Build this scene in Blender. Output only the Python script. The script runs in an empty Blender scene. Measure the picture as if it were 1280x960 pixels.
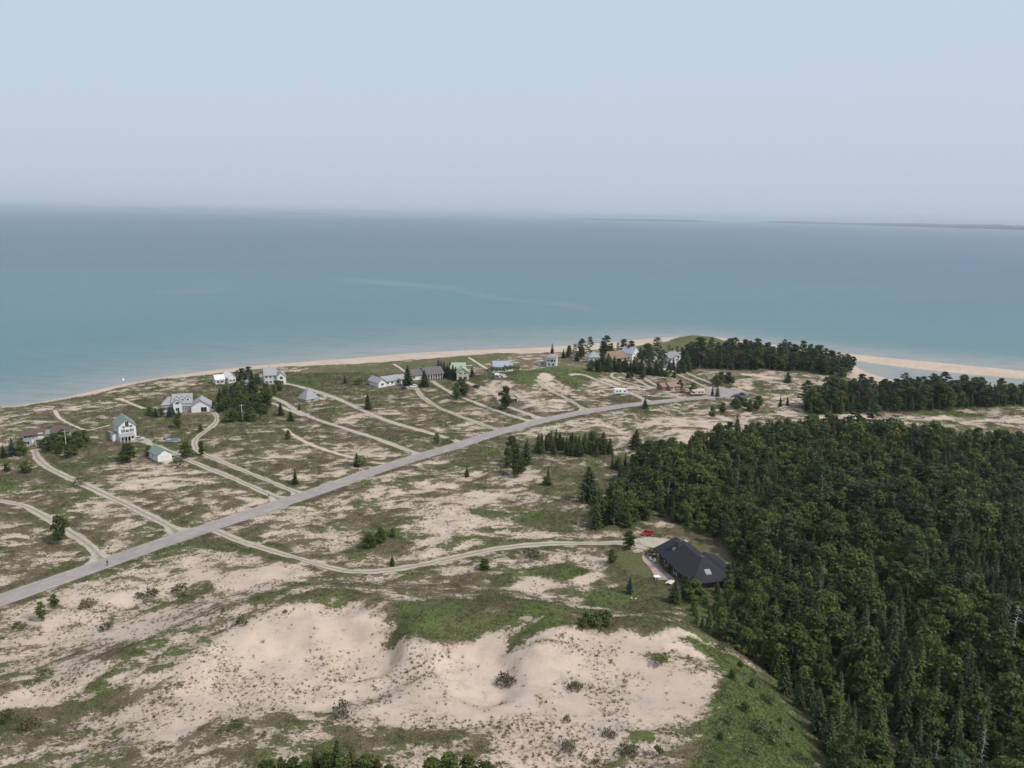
import bpy, bmesh, math, random
import numpy as np
from mathutils import Vector, Matrix
random.seed(7)
rng = np.random.default_rng(11)
sc = bpy.context.scene
COL = sc.collection

# ------------------------------------------------------------------ camera
CAMH = 100.0
FPX = 1000.0                      # focal length in pixels of a 1280 wide picture
PITCH = math.radians(11.9)
ROLL = math.radians(0.93)
_f = np.array([0.0, math.cos(PITCH), -math.sin(PITCH)])
_r0 = np.array([1.0, 0.0, 0.0])
_u0 = np.cross(_r0, _f)
_r = _r0 * math.cos(ROLL) + _u0 * math.sin(ROLL)
_u = -_r0 * math.sin(ROLL) + _u0 * math.cos(ROLL)
cam_d = bpy.data.cameras.new('camera')
cam = bpy.data.objects.new('camera', cam_d)
COL.objects.link(cam)
m = Matrix(((_r[0], _u[0], -_f[0]), (_r[1], _u[1], -_f[1]), (_r[2], _u[2], -_f[2])))
cam.matrix_world = Matrix.Translation((0, 0, CAMH)) @ m.to_4x4()
cam_d.sensor_width = 36.0
cam_d.lens = 36.0 * FPX / 1280.0
cam_d.clip_start = 1.0
cam_d.clip_end = 200000.0
sc.camera = cam

def ray(px, py):
    d = _f + _r * ((px - 640.0) / FPX) + _u * (-(py - 480.0) / FPX)
    return d

def onz(px, py, z=3.0):
    d = ray(px, py)
    t = (z - CAMH) / d[2]
    return np.array([d[0] * t, d[1] * t])

# ------------------------------------------------------------------ noise
def _hash(ix, iy, seed):
    n = (ix * 374761393 + iy * 668265263 + seed * 1442695041) & 0xffffffff
    n = ((n ^ (n >> 13)) * 1274126177) & 0xffffffff
    n = n ^ (n >> 16)
    return (n & 0xffffff) / float(0xffffff)

def vnoise(x, y, seed=0):
    xi = np.floor(x).astype(np.int64); yi = np.floor(y).astype(np.int64)
    fx = x - xi; fy = y - yi
    fx = fx * fx * (3 - 2 * fx); fy = fy * fy * (3 - 2 * fy)
    a = _hash(xi, yi, seed); b = _hash(xi + 1, yi, seed)
    c = _hash(xi, yi + 1, seed); d = _hash(xi + 1, yi + 1, seed)
    return (a * (1 - fx) + b * fx) * (1 - fy) + (c * (1 - fx) + d * fx) * fy

def fbm(x, y, scale, octs=4, seed=0, gain=0.5):
    v = 0.0; amp = 1.0; tot = 0.0; s = 1.0 / scale
    ca, sa = 0.8, 0.6
    for o in range(octs):
        xx = (x * ca - y * sa) * s + 17.3 * o; yy = (x * sa + y * ca) * s - 9.1 * o
        v = v + amp * vnoise(xx, yy, seed + o * 13)
        tot += amp; amp *= gain; s *= 2.03
        ca, sa = ca * 0.8 - sa * 0.6, ca * 0.6 + sa * 0.8
    return v / tot

def sm(a, b, x):
    t = np.clip((x - a) / (b - a), 0, 1)
    return t * t * (3 - 2 * t)

def seg_dist(x, y, pts, closed=False):
    """distance to a polyline"""
    d = np.full(np.shape(x), 1e9)
    n = len(pts)
    for i in range(n if closed else n - 1):
        ax, ay = pts[i]; bx, by = pts[(i + 1) % n]
        vx, vy = bx - ax, by - ay
        L = vx * vx + vy * vy + 1e-9
        t = np.clip(((x - ax) * vx + (y - ay) * vy) / L, 0, 1)
        dd = (x - ax - t * vx) ** 2 + (y - ay - t * vy) ** 2
        d = np.minimum(d, dd)
    return np.sqrt(d)

def inside(x, y, pts):
    r = np.zeros(np.shape(x), bool)
    n = len(pts)
    for i in range(n):
        ax, ay = pts[i]; bx, by = pts[(i + 1) % n]
        if ay == by: continue
        c = ((ay > y) != (by > y)) & (x < (bx - ax) * (y - ay) / (by - ay) + ax)
        r ^= c
    return r

def sdist(x, y, pts):
    d = seg_dist(x, y, pts, True)
    return np.where(inside(x, y, pts), d, -d)

def smooth_line(pts, it=2):
    pts = [np.array(p, float) for p in pts]
    for _ in range(it):
        q = [pts[0]]
        for a, b in zip(pts[:-1], pts[1:]):
            q += [a * .75 + b * .25, a * .25 + b * .75]
        q.append(pts[-1]); pts = q
    return pts

# ------------------------------------------------------------------ shoreline (land outline)
SHORE_PX = [(0,510),(71,499),(112,489),(162,478),(203,471),(241,466),(300,458.5),(359,453.5),(440,447.5),(522,440.5),(600,437),
            (682,434),(743,429),(791,425),(825,421.5),(860,420.5),(900,421.5),(940,427),(1000,435),(1060,442),(1135,449.5),(1210,456.5),(1280,463.5)]
SH = [onz(x, y, 0.0) for x, y in SHORE_PX]
SH = [np.array([-40000.0, -9000.0]), np.array([-1500.0, 20.0])] + smooth_line([np.array([-700.0, 210.0])] + SH + [np.array([620.0, 430.0])], 1) + [np.array([1500., 130.0]), np.array([30000., -9000.])]
LAND = SH + [np.array([60000., -60000.]), np.array([-60000., -60000.])]
LAGOON = smooth_line([onz(x, y, 0.0) for x, y in [(1066,451),(1100,456),(1150,462),(1210,468.5),(1290,475),(1400,488),(1400,500),(1280,487),(1190,480),(1120,476),(1092,468),(1072,459),(1066,451)]], 2)
# dune in the foreground
DUNE = [onz(x, y, 3.0) for x, y in [(-500,840),(60,812),(250,752),(400,728),(520,735),(620,742),(740,758),(850,770)]]
DUNE += [onz(x, y, 3.0) for x, y in [(930,800),(1010,860),(1075,930),(1110,985)]]
DUNE += [np.array([82., 60.]), np.array([40., -160.]), np.array([-500., -160.])]

HILLS = [ # px, py, radius_x(m), radius_y, height
    (655,478,26,18,5.0), (705,468,20,16,4.5), (868,424,26,14,4.0), (655,760,16,10,1.6), (560,660,26,16,1.4),
    (300,735,26,14,2.2), (870,545,30,14,1.5), (1210,545,60,18,5.0), (1090,540,30,14,2.0), (960,480,30,18,2.0),
    (110,560,22,14,1.0), (230,520,30,20,1.2), (40,545,24,14,2.0), (640,485,16,9,2.0), (730,640,20,14,1.5), (920,470,22,10,2.0)]
HW = [(onz(a, b, 4.0), rx, ry, h) for a, b, rx, ry, h in HILLS]

def base_h(x, y):
    x = np.asarray(x, float); y = np.asarray(y, float)
    s = np.minimum(sdist(x, y, LAND), -sdist(x, y, LAGOON))
    xx = sm(-260., -60., x)        # the beach is narrow on the left
    xr = sm(330., 430., x)
    bw = 9 + 23 * xx
    land = 1.6 * np.clip(s / bw, 0, 1) + (2.0 - 1.0 * xr) * sm(0, 16, s - bw) + 1.0 * sm(20, 120, s - bw)
    z = np.where(s > 0, land, np.maximum(-6.0, s * 0.06 - 0.02))
    for (c, rx, ry, h) in HW:
        q = ((x - c[0]) / rx) ** 2 + ((y - c[1]) / ry) ** 2
        z = z + h * np.exp(-q * 1.2) * (s > 0)
    d = sdist(x, y, DUNE)
    lf = 0.30 + 0.70 * sm(-120., -40., x)
    rim = sm(0, 30, d) * 10.0 * lf
    z = z + rim
    return z, s, d

# sand bowls blown out of the camera side of the dune: px, py, rx, ry (m), depth
BOWLS = [(395,850,24,15,3.6),(455,822,9,8,2.0),(600,850,9,12,2.8),(740,880,24,9,.9),(170,900,24,10,1.2),(60,880,14,10,1.0)]
BW = [(onz(a, b, 11.0), rx, ry, h) for a, b, rx, ry, h in BOWLS]

ROADS = {}      # name -> (points, width) filled below
_roadpts = []
SCARP = []      # eroded lips of the dune, filled once the plain relief is known

def terrain(x, y):
    x = np.asarray(x, float); y = np.asarray(y, float)
    z, s, d = base_h(x, y)
    for (c, rx, ry, h) in BW:
        q = ((x - c[0]) / rx) ** 2 + ((y - c[1]) / ry) ** 2
        wob = 0.25 * (fbm(x, y, 7.0, 2, 91) - 0.5)
        z = z - h * (1 - sm(0.55, 1.15, np.sqrt(q) + wob)) * sm(5, 22, d)
    for pts, hgt in SCARP:
        lo = np.min(pts, axis=0) - 22; hi = np.max(pts, axis=0) + 22
        mk = (x > lo[0]) & (x < hi[0]) & (y > lo[1]) & (y < hi[1])
        if mk.any():
            xm, ym_ = x[mk], y[mk]
            k = np.argmin([(xm - p[0]) ** 2 + (ym_ - p[1]) ** 2 for p in pts[:-1]], axis=0)
            P0 = np.array(pts)[k]; P1 = np.array(pts)[k + 1]; sd = seg_dist(xm, ym_, pts)
            side = np.sign((P1[:, 0] - P0[:, 0]) * (ym_ - P0[:, 1]) - (P1[:, 1] - P0[:, 1]) * (xm - P0[:, 0])) * sd
            e = np.minimum(np.hypot(xm - pts[0][0], ym_ - pts[0][1]), np.hypot(xm - pts[-1][0], ym_ - pts[-1][1]))
            side = side + 2.2 * (fbm(xm, ym_, 4.0, 3, 33) - .5)
            z[mk] = z[mk] + hgt * sm(-1.1, .5, side) * (1 - sm(3, 17, np.abs(side))) * sm(0, 8, e)
    near = (np.hypot(x, y) < 1500)
    rd = np.full(x.shape, 1e9)
    if _roadpts:
        for pts, w in _roadpts:
            lo = np.min(pts, axis=0) - 16; hi = np.max(pts, axis=0) + 16
            mk = (x > lo[0]) & (x < hi[0]) & (y > lo[1]) & (y < hi[1])
            if mk.any():
                rd[mk] = np.minimum(rd[mk], seg_dist(x[mk], y[mk], pts) - w * 0.5)
    damp = 0.06 + 0.94 * sm(0.8, 9.0, rd)
    beach = sm(6, 30, s)
    n1 = fbm(x, y, 34.0, 3, 5) - 0.5
    n2 = fbm(x, y, 9.0, 3, 23) - 0.5
    duney = 1.0 - 0.25 * sm(0, 20, d)
    z = z + np.where(near, (2.6 * n1 + 1.3 * n2 * duney) * damp * beach, 0)
    return z, s, d, rd

def ground_z(x, y):
    return float(terrain(np.array([x]), np.array([y]))[0][0])

def _march(px, py, fn, t0=90.0, t1=1400.0, n=900):
    d = ray(px, py); d = d / np.linalg.norm(d)
    t = t0 * (t1 / t0) ** (np.arange(n) / (n - 1.0))
    x = d[0] * t; y = d[1] * t; z = CAMH + d[2] * t
    g = fn(x, y)[0]
    k = np.nonzero(z <= g)[0]
    if len(k) == 0: return x[-1], y[-1], g[-1]
    i = k[0]
    if i == 0: return x[0], y[0], g[0]
    a = z[i-1] - g[i-1]; b = g[i] - z[i]; w = a / (a + b + 1e-9)
    return x[i-1] + (x[i]-x[i-1]) * w, y[i-1] + (y[i]-y[i-1]) * w, g[i-1] + (g[i]-g[i-1]) * w

def at(px, py):
    """point of the ground seen at this place of the photograph"""
    x, y, z = _march(px, py, terrain)
    return Vector((x, y, z))

def at_base(px, py):
    x, y, z = _march(px, py, base_h, n=400)
    return np.array([x, y])

def pdepth(x, y, z):
    return float(np.dot(np.array([x, y, z - CAMH]), _f))

def project(x, y, z):
    v = np.stack([np.asarray(x, float), np.asarray(y, float), np.asarray(z, float) - CAMH], -1)
    dp = v @ _f
    return 640 + FPX * (v @ _r) / dp, 480 - FPX * (v @ _u) / dp, dp

# ------------------------------------------------------------------ roads and drives (pixel tracks)
MAIN = [(-220,832),(-120,795),(0,751),(66,728),(131,705),(200,680),(312,643),(400,613.5),(465,590),(530,569),(560,561),(621,541),(678,526),(733,514.5),(783,507),(814,503.5),(854,499.5),(890,496),(918,494)]
DRIVES = [ # name, label, width, material kind, points
 ('driveway','curving sandy two track drive at the left edge, ending beside the walker on the road',3.2,'track',[(-40,624),(0,626),(31,632),(62,649),(91,668),(112,682),(123,694),(128,703)]),
 ('driveway','long gravel drive from the red roofed grey house down to the road',3.5,'track',[(43,562),(44,568),(49,576),(62,586),(94,601),(150,627),(194,649),(210,657),(222,667)]),
 ('driveway','straight gravel drive passing the small white garage with green roof',3.3,'track',[(176,551),(190,556),(215,566),(260,586),(277,592),(338,619),(352,626)]),
 ('driveway','winding two track drive of the long grey roofed house with dormers',3.0,'track',[(258,511),(266,515),(271,521),(271,528),(262,536),(250,544),(243,551),(243,558),(249,565),(261,571),(312,592),(364,613),(378,620)]),
 ('driveway','straight gravel drive running right of the dark grove to the road',3.3,'gravel',[(322,488),(336,495),(353,502),(366,511),(383,519),(400,526),(441,539),(481,552),(512,564),(527,570)]),
 ('driveway','short side drive joining the gravel drive right of the dark grove',2.7,'gravel',[(338,503),(352,509),(366,515),(383,519.5)]),
 ('driveway','gravel drive passing the steep grey A frame roof',3.8,'gravel',[(350,479),(366,481),(391,488),(416,496),(441,507),(481,526),(522,537.5),(546,544),(568,550),(580,556)]),
 ('driveway','gravel drive of the white ranch house with parked cars',3.2,'track',[(508,481),(517,483),(522,488),(526,495),(542,507),(567,517.5),(603,531),(624,538),(634,538)]),
 ('driveway','straight gravel drive from the long dark grey roofed house',3.3,'gravel',[(540,476),(548,482),(562,490),(579,498),(621,514),(655,525),(670,528)]),
 ('driveway','curving sandy drive bending round the small shed with green roof',3.3,'gravel',[(582,477),(592,482),(603,485),(616,490),(624,497),(626,504),(637,510),(660,517.5),(676,524)]),
 ('footpath','pale sandy path running down to the beach past the blue grey roofed house',2.3,'sand',[(586,447),(596,453),(605,459),(617,465),(632,472)]),
 ('driveway','narrow two track drive up the sandy slope below the white cube house',2.7,'track',[(670,475),(680,482),(702,495),(720,505),(733,514)]),
 ('driveway','looping pale gravel drive beside the parked white motorhome',3.3,'gravel',[(712,469),(720,467.5),(733,469),(755,478),(783,489),(801,497),(812,503)]),
 ('driveway','thin pale drive bending in front of the pines, second to the right of the motorhome',2.4,'gravel',[(781,464),(768,466),(763,469),(768,474),(801,483),(827,488),(848,496),(856,499)]),
 ('driveway','narrow drive passing left of the pink roofed cabin',2.3,'gravel',[(769,463),(781,468),(793,473),(805,480),(818,486)]),
 ('driveway','short drive ending just left of the pink roofed cabin',2.3,'gravel',[(804,472),(815,479),(825,484),(840,490)]),
 ('driveway','straight drive right of the pink roofed cabin',2.6,'track',[(845,467),(858,473),(870,478.5),(882,484),(893,490)]),
 ('driveway','rightmost straight drive leading to the end of the paved road',2.6,'track',[(852,464),(865,469.5),(878,475),(895,482),(908,489)]),
 ('driveway','long winding drive from the road to the house with the black hip roof',3.2,'track',[(262,661),(272,665),(285,671),(297,676),(344,690),(375,699),(405,708),(431,714.5),(462,716),(525,707.5),(587,693),(634,684),(681,680),(735,679),(790,679),(806,680)]),
 ('driveway','faint sandy track fading out beside a small fence',2.4,'sand',[(356,536),(373,549),(403,562),(440,572),(461,578),(486,580)]),
 ('footpath','sandy footpath across the dunes left of the tall white house',2.0,'sand',[(68,513),(75,524),(89,531),(102,537),(112,538.5),(124,535),(138,531.5)]),
 ('footpath','short sandy footpath left of the long grey roofed house',2.2,'sand',[(148,498),(160,503),(180,511)]),
 ('footpath','thin pale path behind the white ranch house to the beach',2.0,'sand',[(492,455),(500,460),(506,465)]),
]
def resample(pts, step):
    pts = [np.array(p) for p in pts]
    out = [pts[0]]; acc = 0
    for a, b in zip(pts[:-1], pts[1:]):
        L = np.linalg.norm(b - a)
        if L < 1e-6: continue
        t = step - acc
        while t < L:
            out.append(a + (b - a) * t / L); t += step
        acc = (acc + L) % step
    out.append(pts[-1])
    return np.array(out)
SCARP_PX = [([(335,760),(372,757),(420,757),(455,764),(476,776),(486,803)], 1.3), ([(486,803),(520,794),(560,789),(610,780),(642,779),(652,796)], 1.5), ([(652,800),(690,793),(740,795),(800,793),(850,797),(885,815)], 1.2)]
_sc = [([np.array(_march(a, b, terrain, n=500)[:2]) for a, b in P], h_) for P, h_ in SCARP_PX]
SCARP += [(list(resample(smooth_line(P, 2), 2.0)), h_) for P, h_ in _sc]
main_w = resample(smooth_line([at_base(*p) for p in MAIN], 3), 2.5)
_roadpts.append((main_w[::3] if len(main_w) % 3 == 1 else np.vstack([main_w[::3], main_w[-1:]]), 7.4))
drv_w = []
for d in DRIVES:
    w = resample(smooth_line([at_base(*p) for p in d[4]], 2), 2.0)
    drv_w.append(w)
    _roadpts.append((np.vstack([w[::3], w[-1:]]), d[2]))
# graded pads (houses, parking) that flatten the ground like roads do: px, py, half length
PADS = [(861,702,17),(818,681,6),(905,492,10),(157,548,8),(200,574,6),(227,514,13),(340,478,8),(386,500,7),(490,483,12),(530,476,12),(571,472,9),(628,465,9),(692,459,7),(53,552,12),(635,500,4),(840,487,5),(743,455,7),(772,456,7),(842,458,7)]
for a, b, r in PADS:
    p = at_base(a, b)
    _roadpts.append((np.array([[p[0] - r * .5, p[1]], [p[0] + r * .5, p[1]]]), r * 1.3))

# ------------------------------------------------------------------ ground cover map
# ellipses: px, py, rx, ry, tilt (deg, anticlockwise in the picture), cover 0..1, green 0..1, weight
SPOTS = [
 # wide zones
 (100,560,260,60,8,.66,.30,1),(420,490,260,40,5,.74,.34,1),(300,580,260,40,12,.60,.22,1),(540,520,170,36,10,.60,.25,1),
 (200,610,90,30,14,.30,.15,1),(150,588,50,14,10,.42,.2,1),(50,690,60,22,8,.38,.2,1),(110,650,60,20,10,.45,.25,1),
 (40,600,60,14,0,.72,.35,1),(250,640,60,14,12,.42,.2,1),(300,552,40,12,0,.62,.2,1),(240,545,40,12,10,.62,.35,.8),
 (660,485,60,14,0,.22,.2,1),(690,500,46,12,5,.33,.2,1),(745,487,44,12,5,.26,.2,1),(700,478,30,8,0,.15,.1,1),(790,500,26,6,8,.8,.3,1),
 (610,462,40,10,0,.55,.35,1),(655,466,44,12,0,.97,.80,1),(708,466,36,14,0,.97,.75,1),(700,487,22,7,-30,.25,.1,1),(683,474,12,6,-40,.05,.1,1),
 (620,488,24,6,0,.15,.1,1),(590,474,16,5,0,.9,.7,1),(560,452,80,6,4,.9,.45,1),(420,470,70,12,5,.88,.45,1),(480,462,50,8,3,.85,.4,1),
 (868,424,40,9,0,.97,.45,1),(820,434,40,6,0,.9,.6,1),
 (900,478,60,14,0,.62,.35,1),(960,470,26,8,0,.18,.1,1),(930,478,16,6,0,.30,.2,1),(1000,500,50,16,0,.45,.25,1),(1010,478,40,9,0,.4,.2,1),(985,498,22,5,0,.25,.1,.8),
 (1000,518,36,8,-10,.22,.2,1),(1055,524,40,9,0,.2,.15,1),(1210,526,80,9,0,.14,.1,1),(1130,528,50,6,0,.3,.2,1),(1180,516,60,4,0,.7,.6,1),
 (860,510,90,9,6,.60,.3,1),(900,528,60,10,2,.32,.2,1),(840,527,30,9,0,.14,.1,1),(890,530,26,6,0,.12,.1,1),(760,540,40,8,8,.22,.1,1),(790,552,30,8,0,.3,.2,1),(855,545,30,12,0,.2,.15,1),
 (700,545,60,10,8,.55,.4,1),(620,562,50,10,14,.75,.45,1),(600,590,90,22,12,.62,.32,1),(740,590,80,26,10,.72,.36,1),(700,560,70,14,4,.80,.45,1),
 (560,598,40,10,14,.25,.1,1),(500,592,30,7,15,.25,.1,1),(580,628,52,14,12,.10,.1,1),(660,594,34,12,15,.28,.15,1),(640,612,20,7,0,.25,.1,.8),
 (572,650,44,16,10,.12,.1,1),(440,620,80,20,14,.52,.2,1),(360,650,80,18,14,.45,.2,1),(460,665,46,22,10,.80,.35,1),(400,680,60,16,5,.55,.25,1),
 (660,668,24,12,0,.15,.1,1),(610,642,26,8,-8,.92,.7,1),(680,650,50,14,0,.85,.55,1),(740,650,30,20,0,.55,.35,1),(620,660,30,8,0,.5,.3,1),
 (560,690,60,16,4,.45,.25,1),(600,706,60,12,6,.32,.2,1),(500,722,60,10,-4,.5,.35,1),(700,714,38,13,-6,.88,.6,1),(745,700,34,10,-10,.30,.1,1),
 (735,722,26,7,20,.2,.1,1),(665,735,28,14,0,.16,.1,1),(700,695,24,5,0,.15,.1,1),(640,720,24,14,10,.6,.4,1),
 (800,715,46,24,-15,.97,.60,1),(885,680,40,14,-20,.97,.3,1),(850,668,30,6,-10,.75,.3,1),(790,755,60,20,0,.95,.55,1),(830,745,40,14,-20,.98,.7,1),
 (600,750,60,14,8,.93,.62,1),(540,768,70,22,10,.97,.72,1),(480,745,50,10,-5,.62,.35,1),(420,745,40,9,5,.85,.5,1),(372,735,50,12,8,.6,.3,1),(700,760,60,16,0,.97,.72,1),(580,745,20,9,0,.4,.2,1),
 (330,720,60,20,15,.14,.1,1),(285,700,60,14,10,.22,.1,1),(240,730,60,22,14,.22,.12,1),(290,672,60,11,10,.85,.35,1),(340,690,50,10,-14,.85,.35,1),
 (110,745,120,30,16,.30,.15,1),(60,790,110,30,14,.34,.15,1),(160,790,80,26,14,.26,.15,1),(240,745,30,11,25,.78,.4,1),
 # big bare slopes of the dune
 (400,785,76,27,4,.0,.1,1),(300,800,60,20,20,.12,.1,1),(330,830,110,24,10,.05,.1,1),(360,880,120,40,0,.10,.15,1),
 (470,840,90,36,0,.10,.12,1),(600,820,40,26,0,.02,.1,1),(620,860,80,40,0,.11,.15,1),(760,860,120,50,0,.12,.15,1),(560,880,100,40,0,.10,.15,1),(420,860,130,50,0,.08,.12,1),(300,860,70,30,20,.10,.15,1),
 (800,800,80,11,0,.04,.1,1),(720,800,60,10,0,.04,.1,1),(870,812,26,9,-20,.03,.1,1),(840,880,60,40,0,.14,.12,1),(700,930,100,40,0,.13,.15,1),(830,860,50,16,0,.02,.1,.9),
 (800,805,26,6,0,.02,.1,1),(560,774,80,13,8,.97,.72,1),(760,782,110,9,0,.95,.6,1),(400,748,70,8,2,.85,.5,1),(60,870,60,20,14,.14,.1,1),(100,850,60,16,14,.2,.15,1),
 (170,848,50,22,40,.72,.42,1),(150,868,26,16,50,.9,.5,1),(210,905,60,24,14,.08,.1,1),(140,905,60,14,10,.25,.15,1),
 (20,905,34,22,20,.85,.4,1),(100,940,70,24,0,.62,.2,1),(170,940,70,20,10,.66,.25,1),(260,920,60,18,10,.62,.3,1),(330,930,60,20,0,.66,.25,1),(310,955,80,14,0,.7,.3,1),
 (240,890,30,14,40,.3,.2,1),(200,820,70,14,28,.45,.3,1),(240,805,50,9,25,.6,.3,.9),(30,850,40,10,14,.6,.4,.9),
 (650,912,22,7,0,.3,.2,.7),(420,892,26,7,0,.8,.5,.9),(820,940,40,14,10,.55,.5,.9),(700,930,30,12,0,.35,.3,.7),
]
def _jac(px, py, z):
    e = 1.0
    c = onz(px, py, z); cx = onz(px + e, py, z) - c; cy = onz(px, py - e, z) - c
    return c, np.stack([cx, cy], 1)
SPW = []
for (px, py, rx, ry, tilt, cv, gr, w) in SPOTS:
    if py < 720 and .04 < cv < .45: cv += .15
    if py < 700 and .5 < cv < .85: cv += .03
    if py > 720 and cv < .75: cv *= .82
    if py > 790 and cv < .25: cv *= .35
    if py > 800: cv *= .93
    z = float(_march(px, py, terrain, n=500)[2])
    c, J = _jac(px, py, z)
    SPW.append((c, np.linalg.inv(J), rx, ry, math.radians(tilt), cv, gr, w))

# green lee slope at the right of the dune (world polygon)
LEE = [np.array(_march(x, y, terrain, n=500)[:2]) for x, y in [(845,800),(885,800),(935,840),(990,890),(1030,960),(1040,1010),(900,1010),(850,965),(900,930),(915,900),(900,880),(905,850),(885,822)]]
FORESTS = {
 'main': [onz(x, y, 3.0) for x, y in [(742,668),(752,648),(775,628),(782,610),(800,596),(840,580),(880,566),(920,558),(960,555),(1010,551),(1060,551),(1110,559),(1150,567),(1200,570),(1300,568),(1420,572),(1500,1010)]] + [np.array(_march(x, y, terrain, n=500)[:2]) + np.array([1.2, .6]) for x, y in [(1058,1020),(1040,965),(1002,900),(955,845),(915,812),(872,790)]] + [onz(x, y, 3.0) for x, y in [(862,772),(848,752),(868,745),(898,741),(912,728),(918,716),(916,700),(897,680),(868,667),(840,660),(835,656),(800,655),(790,664),(780,669)]],
 'strip': [onz(x, y, 3.0) for x, y in [(1005,512),(1012,523),(1060,522),(1100,519),(1150,521),(1200,512),(1280,511),(1420,513),(1420,505),(1280,501),(1220,499),(1150,498),(1100,497),(1040,503)]],
 'point': [onz(x, y, 3.0) for x, y in [(868,466),(905,465),(960,463),(1010,466),(1056,472),(1066,462),(1050,456),(1000,452),(960,448),(925,446),(880,448),(862,452)]],
}

def in_forest(x, y, soft=0):
    r = np.zeros(np.shape(x), bool)
    for k, P in FORESTS.items(): r |= inside(x, y, P)
    return r

def cover(x, y, s=None, d=None, rd=None):
    """vegetation cover and greenness of the ground"""
    x = np.asarray(x, float); y = np.asarray(y, float)
    if s is None: _, s, d, rd = terrain(x, y)
    wx = x + 9 * (fbm(x, y, 16, 3, 201) - .5) ; wy = y + 9 * (fbm(x, y, 16, 3, 301) - .5)
    cv = np.full(x.shape, 0.56); gr = np.full(x.shape, 0.28)
    for (c, Ji, rx, ry, th, a, g, w) in SPW:
        ux = wx - c[0]; uy = wy - c[1]
        px = Ji[0, 0] * ux + Ji[0, 1] * uy; py = Ji[1, 0] * ux + Ji[1, 1] * uy
        p = (px * math.cos(th) + py * math.sin(th)) / rx; q = (-px * math.sin(th) + py * math.cos(th)) / ry
        t = (1 - sm(0.62, 1.25, np.sqrt(p * p + q * q))) * w
        cv = cv * (1 - t) + a * t; gr = gr * (1 - t) + g * t
    # lee slope
    t = sm(-2.0, 2.5, sdist(wx * .35 + x * .65, wy * .35 + y * .65, LEE))
    cv = cv * (1 - t) + 0.84 * t; gr = gr * (1 - t) + 0.95 * t
    # forest floor
    t = sm(-14, -6, sdist(x, y, FORESTS['main'])) * sm(-40, -22, -x + 0 * y - 0) * (d > -4) * (x > 40)
    cv = cv * (1 - t) + .97 * t; gr = gr * (1 - t) + .9 * t
    for k, P in FORESTS.items():
        t = sm(-3.5, 1.5, sdist(x, y, P)); cv = cv * (1 - t) + 1.0 * t; gr = gr * (1 - t) + 0.45 * t
    # verges
    t = (1 - sm(.8, 3.6, rd + 2.0 * (fbm(x, y, 6, 2, 77) - .5))) * sm(-.2, .8, rd) * (d < 4) * 0.7
    cv = cv * (1 - t) + 0.80 * t; gr = gr * (1 - t) + 0.34 * t
    # patches: multi-scale, stretched along the wind
    ca, sa = math.cos(.25), math.sin(.25)
    u = (x * ca + y * sa); v = (-x * sa + y * ca)
    n = 0.36 * fbm(u * .5, v, 5.0, 3, 401) + 0.46 * fbm(u * .65, v, 2.2, 2, 501) + 0.18 * fbm(u * .7, v, 12., 2, 601)
    n = (n - 0.5) * 3.2
    veg = cv * 1.3 - 0.65 + n * (0.75 * (1 - np.abs(cv - .5) ** 2 * 3.2) + .05) * (1 - (1 - sm(.05, .32, cv)) * .72 * sm(-8, 8, d)) + 0.5
    # beach: bare
    bw = 9 + 21 * sm(-260., -60., x)
    b = sm(bw - 1, bw + 5, s + 5 * (fbm(x, y, 9, 3, 88) - .5))
    veg = veg * b - 0.3 * (1 - b)
    g = np.clip(gr * .95 + .05 + 1.3 * (fbm(x, y, 9, 3, 701) - .5), 0, 1)
    return np.clip(veg, -0.3, 1.3), g, cv

# ------------------------------------------------------------------ object helpers
def tag(o, label=None, cat=None, group=None, kind=None):
    if label: o['label'] = label
    if cat: o['category'] = cat
    if group: o['group'] = group
    if kind: o['kind'] = kind
    return o

def mesh_obj(name, verts, faces, mat=None, parent=None, smooth=False):
    me = bpy.data.meshes.new(name)
    me.from_pydata([tuple(v) for v in verts], [], [tuple(f) for f in faces])
    if mat is not None: me.materials.append(mat)
    if smooth: me.polygons.foreach_set('use_smooth', [True] * len(me.polygons))
    me.update()
    o = bpy.data.objects.new(name, me); COL.objects.link(o)
    if parent is not None: o.parent = parent
    return o

def empty(name, loc, rz=0.0):
    o = bpy.data.objects.new(name, None); COL.objects.link(o)
    o.location = loc; o.rotation_euler = (0, 0, rz); o.empty_display_size = 0.5
    return o

def np_mesh(name, V, Q):
    """fast mesh from arrays; Q is (n,k) of vertex indices"""
    me = bpy.data.meshes.new(name)
    V = np.asarray(V, np.float32); Q = np.asarray(Q, np.int32)
    me.vertices.add(len(V)); me.vertices.foreach_set('co', V.ravel())
    k = Q.shape[1]
    me.loops.add(Q.size); me.loops.foreach_set('vertex_index', Q.ravel())
    me.polygons.add(len(Q)); me.polygons.foreach_set('loop_start', np.arange(0, Q.size, k, dtype=np.int32))
    try: me.polygons.foreach_set('loop_total', np.full(len(Q), k, np.int32))
    except Exception: pass
    me.update(calc_edges=True)
    return me

# ------------------------------------------------------------------ materials
def new_mat(name):
    m = bpy.data.materials.new(name); m.use_nodes = True
    nt = m.node_tree; b = nt.nodes['Principled BSDF']
    return m, nt, b

def N(nt, t, **kw):
    n = nt.nodes.new(t)
    for k, v in kw.items(): setattr(n, k, v)
    return n

def mix_col(nt, fac, a, b, mode='MIX'):
    n = nt.nodes.new('ShaderNodeMix'); n.data_type = 'RGBA'; n.blend_type = mode
    for i, v in ((0, fac), (6, a), (7, b)):
        if hasattr(v, 'links') or hasattr(v, 'is_linked'): nt.links.new(v, n.inputs[i])
        elif i == 0: n.inputs[0].default_value = v
        else: n.inputs[i].default_value = (*v, 1) if len(v) == 3 else v
    return n.outputs[2]

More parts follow.
